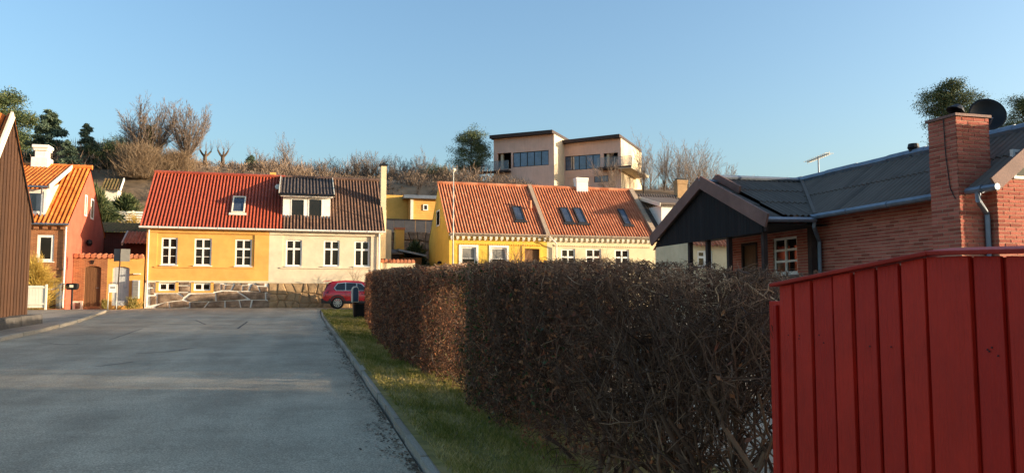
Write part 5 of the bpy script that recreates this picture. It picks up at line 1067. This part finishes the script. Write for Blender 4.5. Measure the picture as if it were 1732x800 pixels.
# ------------------------------------------------------------------ parked red car, letterbox post, lamp post
def suv(x, y, zg):
    t = thing('parked_car', 'red sport utility car half hidden behind the hedge end', 'car', (x + 2.2, y + .9, zg)); z = zg; Wd = 1.84
    def sec(px, pts): return [Vector((x + px, y + Wd / 2 + yy * Wd / 2, z + zz)) for yy, zz in pts]
    def loft(st, name, m_, par, bev=0):
        mb = MB(); i0 = 0; n = len(st[0]); vs = [p for s in st for p in s]; mb.v = [tuple(p) for p in vs]
        for k in range(len(st) - 1):
            for j in range(n - 1): mb.f.append((k * n + j, k * n + j + 1, (k + 1) * n + j + 1, (k + 1) * n + j)); mb.t.append(.5)
        mb.f.append(tuple(range(n))); mb.f.append(tuple((len(st) - 1) * n + j for j in range(n - 1, -1, -1))); mb.t += [.5, .5]
        o = mb.build(name, m_, par, smooth=True); return o
    def low(px, zb, zbelt, k=1.0, tum=.0): return sec(px, [(-.93 * k, zb), (-1.0 * k, zb + .18), (-1.0 * k, zbelt - .22), (-.96 * k, zbelt - .05), (-.88 * k, zbelt + .01), (.88 * k, zbelt + .01), (.96 * k, zbelt - .05), (1.0 * k, zbelt - .22), (1.0 * k, zb + .18), (.93 * k, zb)])
    body = loft([low(.0, .42, .80, .86), low(.06, .36, 1.0, .93), low(.25, .32, 1.06, .985), low(.6, .30, 1.07, 1), low(1.6, .28, 1.05, 1), low(2.8, .28, 1.02, 1), low(3.3, .30, 1.0, 1), low(3.9, .32, .94, .97), low(4.3, .36, .84, .90), low(4.45, .40, .68, .82)], 'body', M['carpaint'], t)
    def gh(px, zt, kb, kt, zb=1.03): return sec(px, [(-.92 * kb, zb - .02), (-.78 * kt, zt - .05), (-.66 * kt, zt), (.66 * kt, zt), (.78 * kt, zt - .05), (.92 * kb, zb - .02)])
    loft([gh(.14, 1.10, .95, .95), gh(.36, 1.50, .97, .97), gh(.55, 1.60, .98, 1), gh(1.3, 1.66, 1, 1), gh(2.1, 1.63, 1, 1), gh(2.6, 1.52, 1, .98), gh(3.35, 1.05, .97, .95)], 'roof', M['carpaint'], t)
    MB().hexa([(x + .02, y + .2, z + 1.56), (x + .55, y + .2, z + 1.62), (x + .55, y + Wd - .2, z + 1.62), (x + .02, y + Wd - .2, z + 1.56), (x + .04, y + .22, z + 1.60), (x + .55, y + .22, z + 1.66), (x + .55, y + Wd - .22, z + 1.66), (x + .04, y + Wd - .22, z + 1.60)]).build('spoiler', M['carpaint'], t, bevel=.015)
    def side(px, pz, s): # point on the greenhouse side
        k = (pz - 1.03) / .55; yy = .935 - .14 * k; return Vector((x + px, y + Wd / 2 + s * yy * Wd / 2, z + pz))
    for s in (-1, 1):
        pts = [(.78, 1.07), (2.62, 1.07), (2.62, 1.12), (2.2, 1.46), (1.3, 1.52), (.86, 1.47), (.66, 1.22)]
        off = Vector((0, s * .012, 0)); MB().prism([side(*p, s) + off for p in [(a + (a - 1.5) * .03, b + (b - 1.3) * .12) for a, b in pts]], (0, s * .006, 0)).build('window_trim', M['alloy'], t)
        for seg in ([(.80, 1.08), (1.28, 1.08), (1.28, 1.50), (.88, 1.46), (.70, 1.22)], [(1.34, 1.08), (1.92, 1.08), (1.92, 1.49), (1.34, 1.51)], [(1.98, 1.08), (2.58, 1.08), (2.2, 1.44), (1.98, 1.48)]):
            MB().prism([side(*p, s) + off * 1.6 for p in seg], (0, s * .012, 0)).build('window', M['carglass'], t)
        ys = y + Wd / 2 + s * (Wd / 2)
        for wx in (.86, 3.5):
            mb = MB(); n = 16; R1_, R2_ = .37, .45
            for k in range(n):
                a0, a1 = math.pi * (k / n) * 1.12 - .19, math.pi * ((k + 1) / n) * 1.12 - .19; q = lambda rr_, a, d: Vector((x + wx + rr_ * math.cos(a), ys + s * d, z + .36 + rr_ * math.sin(a)))
                mb.hexa([q(R1_, a0, -.1), q(R2_, a0, -.1), q(R2_, a1, -.1), q(R1_, a1, -.1), q(R1_, a0, .018), q(R2_, a0, .012), q(R2_, a1, .012), q(R1_, a1, .018)])
            mb.build('wheel_arch', M['trimblack'], t)
            MB().lathe([(0, -.02), (.385, -.02), (.385, .004), (0, .004)], (x + wx, ys - s * .02, z + .37), (0, s, 0), 24).build('wheel_well', M['rubber'], t)
            c = (x + wx, ys - s * .16, z + .345); wh = MB().lathe([(.20, 0), (.30, -.02), (.345, .01), (.345, .17), (.31, .20), (.235, .205), (.225, .16), (.2, .0)], c, (0, s, 0), 24).build('wheel', M['rubber'], t, smooth=False)
            rim = MB(); rim.lathe([(.235, .15), (.24, .207), (.222, .207), (.215, .15)], c, (0, s, 0), 24); rim.lathe([(0, .185), (.06, .185), (.07, .15)], c, (0, s, 0), 12)
            for k in range(10):
                a = 2 * math.pi * k / 10; d1 = Vector((math.cos(a), 0, math.sin(a))); b0 = Vector(c) + Vector((0, s * .18, 0)); rim.bar(b0 + d1 * .04, b0 + d1 * .228, .05, .03, (0, 1, 0))
            rim.build('rim', M['alloy'], wh); MB().lathe([(0, .1), (.23, .1)], c, (0, s, 0), 20).build('brake_disc', M['black'], wh)
        MB().box(x + 1.28, x + 3.05, ys - .03 if s < 0 else ys - .02, ys + .02 if s < 0 else ys + .03, z + .30, z + .46).build('sill_trim', M['trimblack'], t, bevel=.01)
        MB().prism([(x + .02, ys - s * .30, z + .86), (x + .30, ys + s * .004, z + .90), (x + .36, ys + s * .004, z + 1.0), (x + .05, ys - s * .24, z + 1.03)], (-.015, s * .012, 0)).build('tail_light', mat('tail light', [(90, 8, 8), (120, 12, 10)], .2, spec=.6), t)
        MB().prism([(x + 2.35, ys + s * .02, z + 1.06), (x + 2.58, ys + s * .02, z + 1.06), (x + 2.55, ys + s * .02, z + 1.2), (x + 2.38, ys + s * .02, z + 1.2)], (0, s * .16, 0)).build('mirror', M['carpaint'], t, bevel=.02)
        for hx in (1.75, 2.3): MB().box(x + hx - .12, x + hx + .1, ys + (s * .01 if s > 0 else -.03), ys + (.03 if s > 0 else -.01), z + .86, z + .9).build('door_handle', M['carpaint'], t)
        for hx in (1.32, 1.95, 2.75): MB().box(x + hx, x + hx + .012, ys - .006, ys + .006, z + .47, z + 1.0).build('door_gap', M['black'], t)
    MB().hexa([(x - .03, y + .1, z + .32), (x + .45, y - .005, z + .30), (x + .45, y + Wd + .005, z + .30), (x - .03, y + Wd - .1, z + .32), (x - .05, y + .1, z + .58), (x + .42, y - .008, z + .62), (x + .42, y + Wd + .008, z + .62), (x - .05, y + Wd - .1, z + .58)]).build('bumper', M['trimblack'], t, bevel=.03)
    MB().hexa([(x + .10, y + .22, z + 1.08), (x + .13, y + .22, z + 1.08), (x + .13, y + Wd - .22, z + 1.08), (x + .10, y + Wd - .22, z + 1.08), (x + .30, y + .3, z + 1.50), (x + .33, y + .3, z + 1.50), (x + .33, y + Wd - .3, z + 1.50), (x + .30, y + Wd - .3, z + 1.50)]).build('rear_window', M['carglass'], t)
suv(1.38, 46.9, gz(47) + .05 - .02)
g = atG(600, 541); t = thing('letterbox_post', 'blue grey round topped letterbox on a post at the hedge end', 'mailbox', (g.x, g.y, g.z)); FL = Frame((0, g.y), (1, 0)); a, b = FL.hit(595, 511), FL.hit(607, 484)
def arch(u0, u1, z0, z1, n=8): c = (u0 + u1) / 2; rr_ = (u1 - u0) / 2; return [(u0, z0), (u1, z0)] + [(c + rr_ * math.cos(math.pi * k / n), z1 - rr_ + rr_ * math.sin(math.pi * k / n)) for k in range(n + 1)]
MB().prism([FL.p(u, z, .0) for u, z in arch(a[0], b[0], a[1], b[1])], (0, .38, 0)).build('box', M['frost'], t, bevel=.01)
MB().prism([FL.p(u, z, .001) for u, z in arch(a[0] + .05, b[0] - .02, a[1] + .02, b[1] - .04)], (0, -.02, 0)).build('box_door', M['bluebox'], t)
MB().box((a[0] + b[0]) / 2 - .05, (a[0] + b[0]) / 2 + .03, g.y + .1, g.y + .18, g.z - .1, a[1]).build('post', M['post'], t)
t = thing('black_bin', 'black waste bin tucked against the hedge end under the letterbox', 'bin', (b[0] + .1, g.y + .3, g.z)); zz = FL.hit(600, 512)[1]
MB().hexa([(b[0] - .16, g.y + .25, g.z), (b[0] + .36, g.y + .25, g.z), (b[0] + .36, g.y + .8, g.z), (b[0] - .16, g.y + .8, g.z), (b[0] - .2, g.y + .2, zz - .06), (b[0] + .4, g.y + .2, zz - .06), (b[0] + .4, g.y + .85, zz - .06), (b[0] - .2, g.y + .85, zz - .06)]).build('body', M['black'], t, bevel=.02)
MB().box(b[0] - .22, b[0] + .42, g.y + .17, g.y + .88, zz - .055, zz).build('lid', M['black'], t, bevel=.02)
p = atY(767, 290, 48.8); t = thing('lamp_post', 'slender grey lamp post in front of the bright yellow cottage', 'lamp post', (p.x, 48.8, gz(48)))
MB().tube([(p.x, 48.8, gz(45)), (p.x, 48.8, gz(45) + 1.2), (p.x, 48.8, p.z)], [.07, .055, .034], 10).build('pole', M['steel'], t)
MB().lathe([(.05, -.05), (.07, .0), (.15, .06), (.17, .12), (.05, .2), (0, .21)], (p.x, 48.8, p.z), (0, 0, 1), 12).build('lamp_head', M['frost'], t)

# ------------------------------------------------------------------ trees and shrubs
def grow(rd, base, H, spread, lv, trunk_r, upright=.25, split=.3, kids=7, wob=.1):
    """short bole, ascending limbs that reach the crown's top, side branches and fine twigs along them"""
    out = []
    def line(p, d, L, ra, rb, n, up, w):
        pts = [(p, d)]
        for i in range(n):
            d = (d + Vector((rd.gauss(0, w), rd.gauss(0, w), up))).normalized(); q = p + d * (L / n)
            out.append((tuple(p), tuple(q), ra + (rb - ra) * i / n, ra + (rb - ra) * (i + 1) / n, lvl[0])); p = q; pts.append((p, d))
        return pts
    def side(d, w):
        a = rd.uniform(0, 6.283); s1 = d.orthogonal().normalized(); s2 = d.cross(s1); return (d + (s1 * math.cos(a) + s2 * math.sin(a)) * w).normalized()
    lvl = [0]; bole = line(Vector(base), Vector((0, 0, 1)), H * split, trunk_r, trunk_r * .75, 3, .1, .05)
    for i in range(kids):
        lvl[0] = 1; a = 6.283 * i / kids + rd.uniform(-.4, .4); w = spread * rd.uniform(.3, 1.15) if i else .06; st = bole[rd.choice((1, 2, 3, 3))][0]; LL = H * (1 - split) * rd.uniform(.7, 1.08)
        limb = line(st, (Vector((math.cos(a) * w, math.sin(a) * w, 1))).normalized(), LL, trunk_r * .42, trunk_r * .06, 7, upright * .06, wob * .7)
        for k in range(1, 8):
            for _ in range(2):
                lvl[0] = 2; f = k / 8; L = LL * .46 * (1 - f * .5) * rd.uniform(.6, 1.2); br = line(limb[k][0], side(limb[k][1], rd.uniform(.3, .6)), L, trunk_r * .16 * (1 - f * .6), trunk_r * .03, 4, upright * .14, wob * .8)
                for m in range(1, 5):
                    for _ in range(2 if lv > 4 else 1):
                        lvl[0] = 3; tw = line(br[m][0], side(br[m][1], rd.uniform(.3, .6)), L * rd.uniform(.3, .6), trunk_r * .06, trunk_r * .015, 2, upright * .1, wob)
                        lvl[0] = 4; line(tw[1][0], side(tw[1][1], .5), L * rd.uniform(.15, .3), trunk_r * .04, trunk_r * .012, 1, .1, wob)
    return out
def bare_tree(name, label, px, top_py, Y, seed, spread=.55, lv=4, tr=.16, upright=.3, split=.3, kids=7, group=None, minr=.0085, crown='twigs', ivy=0, zbase=None, wob=.1):
    rd = random.Random(seed); top = atY(px, top_py, Y); b = Vector((top.x, Y, (T(top.x, Y) if zbase is None else zbase) - .3)); H = top.z - b.z
    t = thing(name, label, 'tree', (b.x, b.y, b.z + .3), group); out = grow(rd, b, H, spread, lv, tr, upright, split, kids, wob)
    zmax = max(o[1][2] for o in out); k = (top.z - b.z) / (zmax - b.z)
    A = np.array([o[0] for o in out]); B = np.array([o[1] for o in out]); A = np.array(b) + (A - np.array(b)) * k; B = np.array(b) + (B - np.array(b)) * k
    r0 = np.maximum([o[2] for o in out], minr); r1 = np.maximum([o[3] for o in out], minr * .8); lvv = np.array([o[4] for o in out]); m0 = lvv <= 1; g = np.random.default_rng(seed)
    link('trunk', segs_mesh('trunk', A[m0], B[m0], r0[m0], r1[m0], None, 6), M['bark'], t)
    link('crown', segs_mesh('crown', A[~m0], B[~m0], r0[~m0], r1[~m0], np.clip(g.normal(.5, .25, (~m0).sum()), 0, 1), 3), M[crown], t)
    if ivy:
        n = 900; h_ = g.random(n) * ivy; C = np.stack([b.x + g.normal(scale=.24, size=n), b.y + g.normal(scale=.24, size=n), b.z + h_], 1)
        link('ivy', cards_mesh('ivy', C, np.full(n, .3), np.full(n, .22), g.normal(size=(n, 3)), g, g.random(n)), M['greenleaf'], t)
    return t
def conifer(name, label, px, top_py, bot_py, Y, hw_px, seed, kind='spruce', group=None, n=7000):
    """trunk with limbs; needle sprays along every limb (spruce) or in clumps at their ends (pine)"""
    rd = np.random.default_rng(seed); top, bot = atY(px, top_py, Y), atY(px, bot_py, Y); w = hw_px * (top - bot).length / max(1, bot_py - top_py) * (1.75 if kind == 'spruce' else 1.15); n = int(n * 2.4); b = Vector((top.x, Y, T(top.x, Y) - .2))
    z0 = bot.z; H = top.z - z0; t = thing(name, label, 'tree', (b.x, b.y, b.z), group); m_ = M['bluenee'] if kind == 'spruce' else M['needles']
    P, Q, a0, a1 = [tuple(b)], [(top.x, Y, top.z - H * .06)], [max(.12, H * .02)], [.03]
    C, D, S_ = [], [], []
    nb = 80 if kind == 'spruce' else 46
    for i in range(nb):
        f = (i + .5) / nb; z = z0 + H * f * .97; a = rd.uniform(0, 6.283)
        if kind == 'spruce': L = w * (1 - f) ** .9 * rd.uniform(.5, 1.15) + .2; dz = -.10 - .1 * rd.random()
        else: L = w * math.sqrt(max(.05, 1 - (2 * f - .85) ** 2 / 1.5)) * rd.uniform(.55, 1.1); dz = rd.uniform(-.1, .35)
        e = np.array([top.x + math.cos(a) * L, Y + math.sin(a) * L, z + dz * L]); s = np.array([top.x, Y, z]); P.append(tuple(s)); Q.append(tuple(e)); a0.append(.05); a1.append(.015)
        m = int(n * 1.9 / nb)
        if kind == 'spruce':
            tt = rd.random(m) ** .7; c = s + (e - s) * tt[:, None] + rd.normal(scale=1, size=(m, 3)) * np.array([.16, .16, .12]) * (.4 + L * .25); d = (e - s) * np.ones((m, 1)) + rd.normal(scale=.5 * L, size=(m, 3)); d[:, 2] -= .3 * L
        else:
            ncl = 4; cl = s + (e - s) * rd.uniform(.45, 1.05, (ncl, 1)) + rd.normal(scale=.22 * w, size=(ncl, 3)) * np.array([1, 1, .5]); c = cl[rd.integers(0, ncl, m)] + rd.normal(scale=1, size=(m, 3)) * np.array([.16, .16, .10]) * w; d = rd.normal(size=(m, 3)) + np.array([0, 0, .4])
        C.append(c); D.append(d)
    C = np.concatenate(C); D = np.concatenate(D); k = len(C); s0 = .25 * math.sqrt(H * w / 30)
    link('trunk', segs_mesh('trunk', P, Q, a0, a1, None, 6), M['bark'], t)
    L = s0 * rd.uniform(.5, 1.5, k); link('crown', cards_mesh('crown', C, L, L * .34, D, rd, np.clip(rd.normal(.45, .28, k), 0, 1)), m_, t); return t
G = 'trees on the hillside'
conifer('pine_tree', 'tall dark pine rising behind the brown building at the far left', 8, 163, 300, 88, 42, 1, 'pine', n=9000)
conifer('spruce_tree', 'broad blue green spruce behind the white chimney', 84, 184, 316, 82, 52, 2, 'spruce', n=10000)
conifer('spruce_tree', 'narrow dark spruce right of the broad spruce', 148, 208, 312, 80, 27, 3, 'spruce', n=6000)
conifer('pine_tree', 'rounded dark pine left of the ivy covered bare tree', 203, 238, 310, 86, 28, 4, 'pine', n=5000)
conifer('spruce_tree', 'golden lit conifer between the broad and the narrow spruce', 116, 236, 318, 76, 22, 14, 'spruce', n=4000)
conifer('pine_tree', 'dark bushy pine right of the narrow spruce', 184, 246, 318, 79, 26, 15, 'pine', n=5000)
conifer('spruce_tree', 'small dark conifer above the red roof near two pollards', 425, 262, 310, 84, 16, 5, 'spruce', n=2600)
conifer('pine_tree', 'rounded pine standing left of the hilltop villa', 797, 225, 292, 92, 27, 6, 'pine', n=6000)
conifer('pine_tree', 'large dark pine behind the brick chimney', 1614, 145, 240, 62, 36, 7, 'pine', n=9000)
conifer('pine_tree', 'dark pine cut by the right edge behind the satellite dish', 1728, 168, 240, 62, 30, 8, 'pine', n=6000)
conifer('pine_tree', 'low spreading pine left of the rounded pine', 745, 283, 312, 88, 22, 9, 'pine', n=3000)
bare_tree('bare_tree', 'large bare tree with ivy on its trunk behind the red roof', 256, 156, 78, 21, .7, 5, .26, .42, .14, 18, minr=.0115, ivy=4.2)
bare_tree('bare_tree', 'tall bare tree with upright branches right of the ivy covered tree', 318, 170, 78, 22, .45, 5, .2, .45, .14, 14, minr=.0115)
bare_tree('bare_tree', 'low bare tree leaning out left of the ivy covered tree', 224, 200, 80, 23, .85, 4, .14, .3, .15, 9, minr=.0085)
for i, (px, lab) in enumerate(((347, 'left of two pollarded trees with stubby forked trunk above the red roof'), (377, 'right of two pollarded trees with stubby forked trunk above the red roof'))):
    rd = random.Random(40 + i); top = atY(px, 254, 82); b = Vector((top.x, 82, T(top.x, 82) - .2)); t = thing('pollard_tree', lab, 'tree', tuple(b), 'pollarded trees'); hz = top.z - b.z
    mb = MB(); mb.tube([b, b + Vector((.02, 0, hz * .35)), b + Vector((0, 0, hz * .6))], [.22, .19, .17], 8); f = b + Vector((0, 0, hz * .58)); ends = []
    for dx, hh in ((-.4, 1), (.45, .93), (.1, .8)): e = f + Vector((dx * 1.2, rd.uniform(-.3, .3), (hz * .42) * hh)); mb.tube([f, f + (e - f) * .5 + Vector((dx * .12, 0, 0)), e], [.12, .10, .08], 7); ends.append(e)
    mb.build('trunk', M['bark'], t); A_, B_ = [], []
    for e in ends:
        for _ in range(14): d = Vector((rd.gauss(0, .3), rd.gauss(0, .3), 1)).normalized() * rd.uniform(.3, 1.3); A_.append(tuple(e)); B_.append(tuple(e + d))
    link('crown', segs_mesh('crown', A_, B_, [.009] * len(A_), [.005] * len(A_), np.random.default_rng(i).random(len(A_)), 3), M['twigs'], t)
BT = [(437, 248, 86, .6, 'small bare tree just right of the small dark conifer'), (486, 226, 88, .4, 'slim birch like bare tree above the dormer'), (463, 262, 90, .6, 'low rounded bare tree left of the slim birch'),
      (548, 268, 90, .65, 'wide low bare tree above the brown roof'), (603, 258, 92, .45, 'upright dark bare tree left of the dense group'), (628, 254, 92, .6, 'tallest bare tree of the dense group by the tall chimney'),
      (662, 262, 92, .5, 'bare tree right of the tall cream chimney'), (690, 270, 94, .6, 'low bare tree between the tall chimney and the forked tree'), (717, 247, 90, .5, 'forked bare tree above the gap between the rows'),
      (575, 275, 94, .6, 'small faint bare tree above the ridge of the brown roof'), (520, 275, 94, .6, 'small bare tree right of the slim birch'), (1087, 210, 84, .32, 'slender bare tree immediately right of the villa'), (1122, 222, 86, .32, 'second slender bare tree right of the villa'),
      (1172, 234, 80, .55, 'broad many stemmed bare tree above the porch gable'), (1200, 262, 82, .6, 'low bare tree right of the broad many stemmed one'), (1145, 250, 84, .5, 'small bare tree between slender trees and broad one'), (1034, 255, 80, .4, 'thin bare tree in front of the right villa block'), (400, 268, 90, .6, 'small bare tree between the pollards and the conifer'),
      (506, 262, 92, .7, 'spreading bare tree directly right of the slim birch'), (533, 266, 96, .7, 'airy bare tree above the dormer right edge'), (562, 260, 96, .7, 'airy bare tree above the middle of the brown roof'), (588, 268, 95, .6, 'narrow bare tree left of the upright dark one'), (615, 258, 96, .7, 'bare tree between the upright dark one and the tallest'),
      (645, 262, 96, .7, 'bare tree right behind the tall cream chimney'), (676, 264, 96, .7, 'bare tree left of the low one by the forked tree'), (704, 262, 96, .6, 'bare tree just left of the forked tree'), (733, 268, 95, .7, 'bare tree just right of the forked tree'), (455, 255, 94, .7, 'bare tree left of the slim birch and behind the low rounded one'),
      (1100, 250, 92, .6, 'low bare tree between the two slender trees'), (1160, 244, 86, .7, 'bare tree left of the broad many stemmed one'), (1188, 248, 86, .7, 'bare tree overlapping the broad many stemmed one from the right'), (1225, 275, 92, .7, 'low bare tree above the porch ridge'), (1062, 262, 92, .6, 'bare tree tucked against the right wall of the villa')]
for i, (px, py, Y, spd, lab) in enumerate(BT):
    bare_tree('bare_tree', lab, px, py, Y, 60 + i, spd * (1.5 if spd > .45 else 1.05), 4, .085, .5 if spd < .5 else .25, .10 if px > 1130 and px < 1210 else .2, 14 if px in (1172, 628, 548) else 8, group=G, minr=.0085)
def shrub(name, label, px, py_top, Y, wpx, seed, m_, n=1200, zb=None, rad=.012, cat='shrub'):
    g = np.random.default_rng(seed); top = atY(px, py_top, Y); zb = T(top.x, Y) - .2 if zb is None else zb; hh = top.z - zb; w = wpx / F * Y / 2; t = thing(name, label, cat, (top.x, Y, zb))
    A = np.stack([top.x + g.normal(scale=.25 * w, size=n), Y + g.normal(scale=.25 * w, size=n), zb + g.random(n) ** 1.5 * hh * .75], 1); d = np.stack([g.normal(scale=.55, size=n), g.normal(scale=.55, size=n), np.abs(g.normal(.9, .35, n))], 1); d[:, :2] += (A[:, :2] - np.array([top.x, Y])) / w * .5
    d /= np.linalg.norm(d, axis=1, keepdims=True); B = A + d * (hh * g.uniform(.2, .55, n))[:, None]; dome = 1 - .55 * np.clip(np.abs(B[:, 0] - top.x) / (1.6 * w), 0, 1) ** 2 + .08 * np.sin(B[:, 0] * 3.1); B[:, 2] = np.minimum(B[:, 2], zb + hh * dome + g.normal(scale=.05 * hh, size=n)); _b = link('branches', segs_mesh('branches', A, B, np.full(n, rad), np.full(n, rad * .5), g.random(n), 3), M[m_], t); _b['kind'] = 'stuff'; return t
shrub('beech_thicket', 'big russet twiggy thicket below the ivy covered bare tree', 240, 244, 76, 120, 71, 'tan', 3600, rad=.012)
shrub('beech_thicket', 'smaller russet thicket right of the ivy covered bare tree', 300, 254, 77, 80, 72, 'tan', 2600, rad=.014)
shrub('willow_shrub', 'yellow twigged shrub against the brick facade beside the white gate', 62, 428, 45.5, 34, 73, 'bamboo', 1600, gz(45), .012)
shrub('dark_shrub', 'dark green bush on the slope left of the salmon house', 168, 318, 68, 30, 74, 'needles', 1800, rad=.05)
shrub('dark_shrub', 'dark green bush behind the ochre shed', 700, 411, 58.5, 34, 75, 'needles', 1600, 2.5, .05)
shrub('dark_shrub', 'dark green bush on the slope between the hut and the white rail fence', 214, 330, 70.5, 40, 84, 'needles', 1600, rad=.05)
shrub('pampas_grass', 'pale pampas grass clump in front of the white rail fence', 226, 352, 68, 18, 76, 'bamboo', 300, rad=.014)
shrub('wall_shrub', 'small bare reddish shrub against the cream wall behind the car', 603, 447, 49.2, 34, 77, 'scrub', 130, gz(49), .008)
shrub('climber', 'bare climbing plant on the bright yellow cottage beside its door', 872, 404, 49.3, 50, 78, 'twig', 220, gz(49), .011)
shrub('climber', 'bare twiggy shrub against the cream cottage wall', 1020, 412, 49.0, 40, 79, 'twig', 150, gz(49), .010)
shrub('flower_pot_plant', 'low leafy plants at the foot of the yellow yard wall', 226, 500, 48.9, 40, 80, 'grass', 260, gz(49), .012)
shrub('flower_pot_plant', 'potted pale plant between the two yard doors', 177, 503, 48.9, 14, 81, 'grass', 120, gz(49), .012)

# scrub over the slopes, a far wood on the skyline: clumps of splayed stalks
def clumps(name, n, per, x0, x1, y0, y1, wd, hmin, hmax, skip, seed, splay):
    g = np.random.default_rng(seed); X = g.uniform(x0, x1, n); Y = g.uniform(y0, y1, n); k = ~skip(X, Y); X, Y = X[k], Y[k]; n = len(X); Z = np.array([T(a, b) for a, b in zip(X, Y)])
    H = g.uniform(hmin, hmax, n) * (.65 + .35 * np.sin(X * .31 + Y * .17)); tc = np.clip(g.normal(.45, .28, n), 0, 1)
    I = np.repeat(np.arange(n), per); N = len(I); a = g.uniform(0, 6.283, N); e = g.random(N) ** .7 * splay; L = H[I] * g.uniform(.25, .6, N)
    d = np.stack([np.cos(a) * e, np.sin(a) * e, np.ones(N)], 1); d /= np.linalg.norm(d, axis=1, keepdims=True)
    C = np.stack([X[I], Y[I], Z[I] - .1], 1) + d * (H[I] * g.uniform(.15, .8, N))[:, None] + g.normal(scale=.10, size=(N, 3)) * H[I][:, None]
    D = d + g.normal(scale=.36, size=(N, 3)); return cards_mesh(name, C, L, wd * g.uniform(.6, 1.5, N), D, g, np.clip(tc[I] + g.normal(0, .14, N), 0, 1))
def inv(X, Y):
    dv_ = (X - VF.o.x) * VF.n.x + (Y - VF.o.y) * VF.n.y
    return ((X > 14) & (X < 55) & (dv_ < 1.6) & (Y < 100)) | ((X > 4) & (X < 18) & (Y < 78)) | ((X > -18) & (X < -6) & (Y < 72)) | ((np.abs(X - HUTX) < 2.6) & (Y > 62) & (Y < 76))
stuff(link('hillside_scrub', clumps('hillside_scrub', 9500, 30, -42, 66, 63, 108, .042, 1.2, 2.5, inv, 3, .8), M['scrub']), 'dry russet scrub and dead bracken covering the hillside', 'scrub')
stuff(link('far_wood', clumps('far_wood', 2600, 46, -80, 260, 106, 165, .06, 2.2, 5.0, lambda X, Y: X > 1e9, 4, .6), M['scrub']), 'far bare brown wood along the skyline', 'wood')
